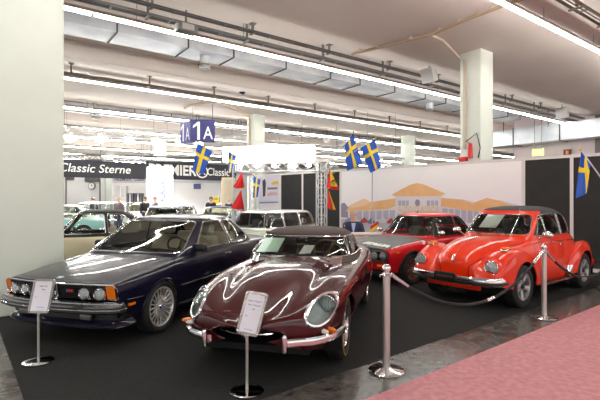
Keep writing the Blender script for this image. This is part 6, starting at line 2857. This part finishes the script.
def person(loc, face, label, shirt, legs, hair, seated=False, seat_h=.62, height=1.76, bald=False, arms='down', tie=None, collar=None):
    k = height / 1.76
    root = empty('person', loc, face)
    root.scale = (k, k, k)
    tag(root, label, 'person')
    # x forward, y left
    hz = .95 if not seated else seat_h + .10
    dz = hz - .95
    J = {}
    ed = []

    def j(n, x, y, z, r):
        J[n] = (x, y, z, r)

    j('pelvis', 0, 0, hz, .135); j('waist', .01, 0, 1.10 + dz, .125); j('chest', .02, 0, 1.30 + dz, .15); j('upper', .0, 0, 1.42 + dz, .115)
    j('collar', .0, 0, 1.475 + dz, .072); j('neck', .0, 0, 1.50 + dz, .055); j('jaw', .015, 0, 1.565 + dz, .066); j('head', .012, 0, 1.64 + dz, .088); j('crown', .0, 0, 1.70 + dz, .068)
    ed += [('pelvis', 'waist'), ('waist', 'chest'), ('chest', 'upper'), ('upper', 'collar'), ('collar', 'neck'), ('neck', 'jaw'), ('jaw', 'head'), ('head', 'crown')]
    for s, nm in ((1, 'l'), (-1, 'r')):
        j('sh' + nm, .0, s * .185, 1.41 + dz, .06)
        if arms == 'table':
            j('el' + nm, .10, s * .25, 1.15 + dz, .045); j('wr' + nm, .32, s * .10, 1.12 + dz, .028); j('pa' + nm, .39, s * .07, 1.12 + dz, .03)
            hd, hs = Vector((1, -s * .25, -.05)), Vector((0, 1, 0))
        else:
            j('el' + nm, -.02, s * .245, 1.13 + dz, .045); j('wr' + nm, .06, s * .25, .90 + dz, .028); j('pa' + nm, .08, s * .25, .83 + dz, .032)
            hd, hs = Vector((.15, 0, -1)), Vector((1, 0, 0))
        ed += [('upper', 'sh' + nm), ('sh' + nm, 'el' + nm), ('el' + nm, 'wr' + nm), ('wr' + nm, 'pa' + nm)]
        hd.normalize()
        p = Vector(J['pa' + nm][:3])
        for f in range(4):
            o = (f - 1.5) * .019
            ln = (.065, .078, .072, .055)[f]
            a = p + hs * o + hd * .03
            c = a + hd * ln * .6
            e = c + (hd + Vector((.35, -s * .1, -.1))).normalized() * ln * .5
            j('f%d%s' % (f, nm), *a, .011); j('g%d%s' % (f, nm), *c, .009); j('h%d%s' % (f, nm), *e, .008)
            ed += [('pa' + nm, 'f%d%s' % (f, nm)), ('f%d%s' % (f, nm), 'g%d%s' % (f, nm)), ('g%d%s' % (f, nm), 'h%d%s' % (f, nm))]
        a = p + hs * .034 - hd * .005
        c = a + (hd + hs * .8).normalized() * .04
        j('t' + nm, *a, .012); j('u' + nm, *c, .009)
        ed += [('pa' + nm, 't' + nm), ('t' + nm, 'u' + nm)]
        j('hi' + nm, 0, s * .10, hz - .06, .10)
        if seated:
            j('kn' + nm, .42, s * .13, hz - .04, .06); j('an' + nm, .40, s * .12, hz - .46, .042); j('to' + nm, .54, s * .13, hz - .52, .035)
        else:
            j('kn' + nm, .02, s * .11, .50, .06); j('an' + nm, -.01, s * .11, .09, .042); j('to' + nm, .14, s * .13, .035, .035)
        ed += [('pelvis', 'hi' + nm), ('hi' + nm, 'kn' + nm), ('kn' + nm, 'an' + nm), ('an' + nm, 'to' + nm)]

    def skin(name, names, edges, m, parent, grow=0.0, sub=2, rootn='pelvis'):
        idx = {n: i for i, n in enumerate(names)}
        me = bpy.data.meshes.new(name)
        me.from_pydata([J[n][:3] for n in names], [(idx[a], idx[b]) for a, b in edges], [])
        o = bpy.data.objects.new(name, me)
        COL.objects.link(o)
        md = o.modifiers.new('skin', 'SKIN')
        for n in names:
            v = me.skin_vertices[0].data[idx[n]]
            r = J[n][3] + grow
            v.radius = (r, r)
            v.use_root = n == rootn
        if 'pelvis' in idx:
            for n, (a, b) in {'pelvis': (1.25, .85), 'waist': (1.2, .8), 'chest': (1.3, .8), 'upper': (1.3, .75)}.items():
                if n in idx:
                    r = J[n][3] + grow
                    me.skin_vertices[0].data[idx[n]].radius = (r * a, r * b)
        sb = o.modifiers.new('sub', 'SUBSURF')
        sb.levels = sub
        sb.render_levels = sub
        dg = bpy.context.evaluated_depsgraph_get()
        m2 = bpy.data.meshes.new_from_object(o.evaluated_get(dg))
        bpy.data.objects.remove(o)
        m2.name = name
        m2.materials.clear()
        m2.materials.append(m)
        for p_ in m2.polygons:
            p_.use_smooth = True
        q = bpy.data.objects.new(name, m2)
        COL.objects.link(q)
        q.parent = parent
        return q

    names = list(J)
    skin('body', names, ed, SKIN, root)
    tn = ['pelvis', 'waist', 'chest', 'upper', 'collar'] + [a + b for b in 'lr' for a in ('sh', 'el', 'wr')]
    te = [('pelvis', 'waist'), ('waist', 'chest'), ('chest', 'upper'), ('upper', 'collar')] + [(a + b if a != 'upper' else a, c + b) for b in 'lr' for a, c in (('upper', 'sh'), ('sh', 'el'), ('el', 'wr'))]
    skin('jacket', tn, te, shirt, root, .018)
    ln = ['pelvis'] + [a + b for b in 'lr' for a in ('hi', 'kn', 'an')]
    le = [(a if a == 'pelvis' else a + b, c + b) for b in 'lr' for a, c in (('pelvis', 'hi'), ('hi', 'kn'), ('kn', 'an'))]
    skin('trousers', ln, le, legs, root, .014)
    for s, nm in ((1, 'l'), (-1, 'r')):
        q = MB()
        t = Vector(J['to' + nm][:3])
        q.ball((t.x - .05, t.y, t.z + .005), (.14, .052, .05), 14)
        q.build('shoe', BLACKP, root)
    hc = Vector(J['head'][:3])
    q = MB()
    q.ball(hc + Vector((.088, 0, -.02)), (.02, .015, .025), 10)
    q.build('nose', SKIN, root)
    for s in (1, -1):
        q = MB()
        q.ball(hc + Vector((.078, s * .032, .008)), (.012, .014, .009), 10)
        q.build('eye', mat('eye_dark', (52, 44, 40), .3), root)
        q = MB()
        q.ball(hc + Vector((-.005, s * .092, -.012)), (.02, .012, .032), 10)
        q.build('ear', SKIN, root)
    q = MB()
    q.ball(hc + Vector((.076, 0, -.062)), (.012, .026, .007), 10)
    q.build('mouth', mat('lips', (176, 104, 92), .5), root)
    # hair
    V, F = [], []
    n, mlat = 24, 10
    for i in range(mlat + 1):
        th = (PI * .62) * i / mlat
        for jj in range(n):
            ph = 2 * PI * jj / n
            front = math.cos(ph)
            lim = th * (1 - .34 * max(0, front)) if not bald else PI * .36 + th * .38 * (1 - .0 * max(0, front))
            if bald and front > .35:
                lim = PI * .62
            rr = 1.06
            V.append(hc + Vector((.093 * rr * math.sin(lim) * math.cos(ph) - .006, .094 * rr * math.sin(lim) * math.sin(ph), .112 * rr * math.cos(lim) - .002)))
    for i in range(mlat):
        for jj in range(n):
            j2 = (jj + 1) % n
            F.append((i * n + jj, i * n + j2, (i + 1) * n + j2, (i + 1) * n + jj))
    mesh_obj('hair', V, F, hair, root, angle=80)
    if collar:
        q = MB()
        cz = 1.30 + dz
        q.prism([(-.055, cz + .14), (.055, cz + .14), (.03, cz - .02), (0, cz - .14), (-.03, cz - .02)], .138, .150, plane='yz')
        q.build('shirt_front', collar, root)
    if tie:
        q = MB()
        q.prism([(-.016, 1.42 + dz), (.016, 1.42 + dz), (.022, 1.24 + dz), (0, 1.20 + dz), (-.022, 1.24 + dz)], .150, .156, plane='yz')
        q.build('tie', tie, root)
    return root


suit = mat('suit_navy', (46, 48, 74), .8)
darkj = mat('jacket_black', (36, 37, 44), .8)
jeans = mat('jeans_blue', (60, 70, 100), .8)
greyh = mat('hair_grey', (170, 164, 158), .8)
brownh = mat('hair_brown', (66, 50, 42), .8)
pm_ = W(353.5, 200, 11.4)
fa = -PI / 2 - .12
person((pm_.x, pm_.y, 0), fa, 'bald person in a dark blue suit seated at the table before the mural', suit, suit, greyh, True, .44, 1.76, True, 'table', None, mat('shirt_blue', (172, 190, 222), .7))
TC = Matrix.Translation((pm_.x, pm_.y, 0)) @ Matrix.Rotation(fa, 4, 'Z')
ch = empty('office_chair', (pm_.x, pm_.y, 0), fa)
tag(ch, 'dark upholstered chair the person in the blue suit sits on', 'chair')
b = MB()
b.rbox((.06, 0, .375), (.48, .46, .07), .03)
b.build('chair_seat', GREYLEA, ch)
b = MB()
b.rbox((-.24, 0, .66), (.06, .44, .5), .03)
b.build('chair_backrest', GREYLEA, ch)
for sx in (-.2, .26):
    for sy in (-.2, .2):
        b = MB()
        b.cyl((sx, sy, 0), (sx, sy, .36 if sx > 0 else .6), .014, 10)
        b.build('chair_leg', CHROME, ch)
ca_ = W(361, 200, 10.72)
T = Matrix.Translation((ca_.x, ca_.y, 0)) @ Matrix.Rotation(.12, 4, 'Z')
b = MB()
b.rbox((0, 0, .795), (1.1, .62, .04), .012, T=T)
ct = b.build('reception_table', mat('table_grey', (206, 200, 190), .6), None)
tag(ct, 'pale grey table in front of the seated person in the blue suit', 'table')
b = MB()
b.rbox((0, -.28, .44), (1.04, .03, .64), .008, T=T)
b.build('modesty_panel', mat('table_panel', (214, 208, 200), .6), ct)
for sx in (-.5, .5):
    for sy in (-.26, .26):
        b = MB()
        b.cyl(T @ Vector((sx, sy, 0)), T @ Vector((sx, sy, .775)), .02, 10)
        b.build('table_leg', STEEL, ct)
# small flag on the table
fb = T @ Vector((.42, -.05, .816))
root = empty('table_flag', fb)
tag(root, 'small red and yellow flag standing on the pale table before the mural', 'flag')
b = MB()
b.lathe([(.045, 0), (.045, .012), (.006, .02), (.005, .30), (.0001, .305)], 18)
b.build('flag_stand', CHROME, root)
V, F, M = [], [], []
for i in range(9):
    for j in range(9):
        sx, tz = j / 8, i / 8
        V.append((-.20 * sx, .02 * math.sin(sx * 6), .29 - .15 * tz - .13 * sx))
for i in range(8):
    for j in range(8):
        F.append((i * 9 + j, i * 9 + j + 1, (i + 1) * 9 + j + 1, (i + 1) * 9 + j))
        M.append(1 if 4 <= i else 0)
mesh_obj('flag_cloth', V, F, [PR, PY], root, M=M, angle=80)
for px, Y, lab, jm, hm, bald, rot in (
        (93, 23.4, 'person with dark hair in a black jacket standing left among the far cars', darkj, brownh, False, 2.6),
        (119, 20, 'bald person in a grey-brown jacket, second from the white column', mat('jacket_taupe', (128, 110, 112), .8), greyh, True, -2.0),
        (145, 22.6, 'person in a black jacket beside the foot of the white banner tower', darkj, brownh, False, -.6),
        (155, 22.2, 'person in a grey jacket directly under the blue tower writing', mat('jacket_grey', (120, 118, 128), .8), mat('hair_reddish', (140, 96, 80), .8), False, -2.4),
        (211, 22.6, 'person in black leaning by the yellow box unit', darkj, brownh, False, -1.4),
        (229.5, 22.8, 'bald person in a dark top just left of the red pennants', mat('jacket_navy', (44, 48, 66), .8), greyh, True, -1.9)):
    p = W(px, 200, Y)
    person((p.x, p.y, 0), rot, lab, jm, jeans, hm, False, .62, 1.80 if px != 229.5 else 1.74, bald)

# ------------------------------------------------------------------ cars of the other stands
wheel_proto('steel', .31, .18, .19, 'steel', SILVER)


def heading(fx, fy):
    return math.atan2(fy, fx)


beige = paint('beige_paint', (206, 196, 164))
plain_car('beige_coupe', 'beige coupe with black roof and chrome pillars behind the dark blue coupe', (-5.8, 9.2, 0), heading(-.93, -.37), beige, mat('vinyl_black', (38, 37, 38), .6), (1.0, 1, 1.0), 'coupe')
plain_car('estate_car', 'pale green estate car with white roof behind the maroon roadster', (-1.9, 11.22, 0), heading(-.57, -.82), paint('pale_green_paint', (186, 196, 176)), paint('roof_white', (240, 238, 232)), (1.0, .96, .95), 'estate', glass('window_glass_clear', (240, 246, 242)), GREYLEA)
sheetm = PAPER
p = W(273, 231, 11.9)
plain_car('red_saloon', 'white car with a red roof behind the left truss leg', (-1.75, 19.4, 0), heading(-.25, -.97), paint('cream_white', (232, 228, 222)), paint('roof_red', (214, 82, 72)), (1.0, 1, .95), 'saloon')
plain_car('blue_car', 'dark blue car right of the silver car, behind the dark blue coupe roof', (-3.75, 18.4, 0), heading(-.05, -.99), paint('dark_blue_paint', (52, 62, 104)), None, (1, 1, .95), 'hardtop')
plain_car('silver_saloon', 'silver saloon seen from the front above the dark blue coupe roof', (-5.1, 15.6, 0), heading(.10, -.99), paint('silver_paint', (196, 200, 206), metal=.5), None, (1, 1, 1.0), 'saloon')
plain_car('turquoise_saloon', 'pale turquoise saloon beside the white column behind the beige coupe', (-11.2, 17.6, 0), heading(-.97, -.25), paint('turquoise_paint', (166, 210, 210)), paint('roof_white', (240, 238, 232)), (1, 1, 1.02), 'saloon')
plain_car('white_estate', 'white estate behind the pale turquoise saloon at the white column', (-12.0, 21.6, 0), heading(-.97, -.22), paint('plain_white_paint', (236, 236, 234)), None, (1.02, 1, 1.08), 'estate')
plain_car('cream_saloon', 'cream saloon behind the beige coupe roof, between the first two far people', (-9.9, 25.0, 0), heading(-.3, -.95), paint('cream_paint', (226, 220, 196)), None, (1, 1, 1.02), 'saloon')
plain_car('grey_saloon', 'light grey saloon right of the second far person', (-6.3, 20.5, 0), heading(-.1, -.99), paint('light_grey_paint', (206, 208, 212)), None, (1, 1, 1.0), 'saloon')
plain_car('light_blue_saloon', 'pale blue saloon between the silver saloon and the person in black', (-4.9, 25.6, 0), heading(-.3, -.95), paint('pale_blue_paint', (190, 204, 224)), None, (1, 1, 1.02), 'saloon')

# ------------------------------------------------------------------ light
w = bpy.data.worlds.new('hall_air')
SC.world = w
w.use_nodes = True
w.node_tree.nodes['Background'].inputs[0].default_value = (1.0, 1.0, .98, 1)
w.node_tree.nodes['Background'].inputs[1].default_value = 0.95
SC.view_settings.exposure = 0.62
# ------------------------------------------------------------------ camera
cam_d = bpy.data.cameras.new('camera')
cam = bpy.data.objects.new('camera', cam_d)
COL.objects.link(cam)
cam.location = (0, 0, H)
cam.rotation_euler = (PI / 2, 0, 0)
cam_d.sensor_width = 36
cam_d.lens = 36 * FPX / 600
cam_d.clip_end = 300
SC.camera = cam
SC.view_settings.view_transform = 'Standard'
SC.view_settings.look = 'None'
SC.view_settings.gamma = 1
SC.view_settings.use_curve_mapping = False
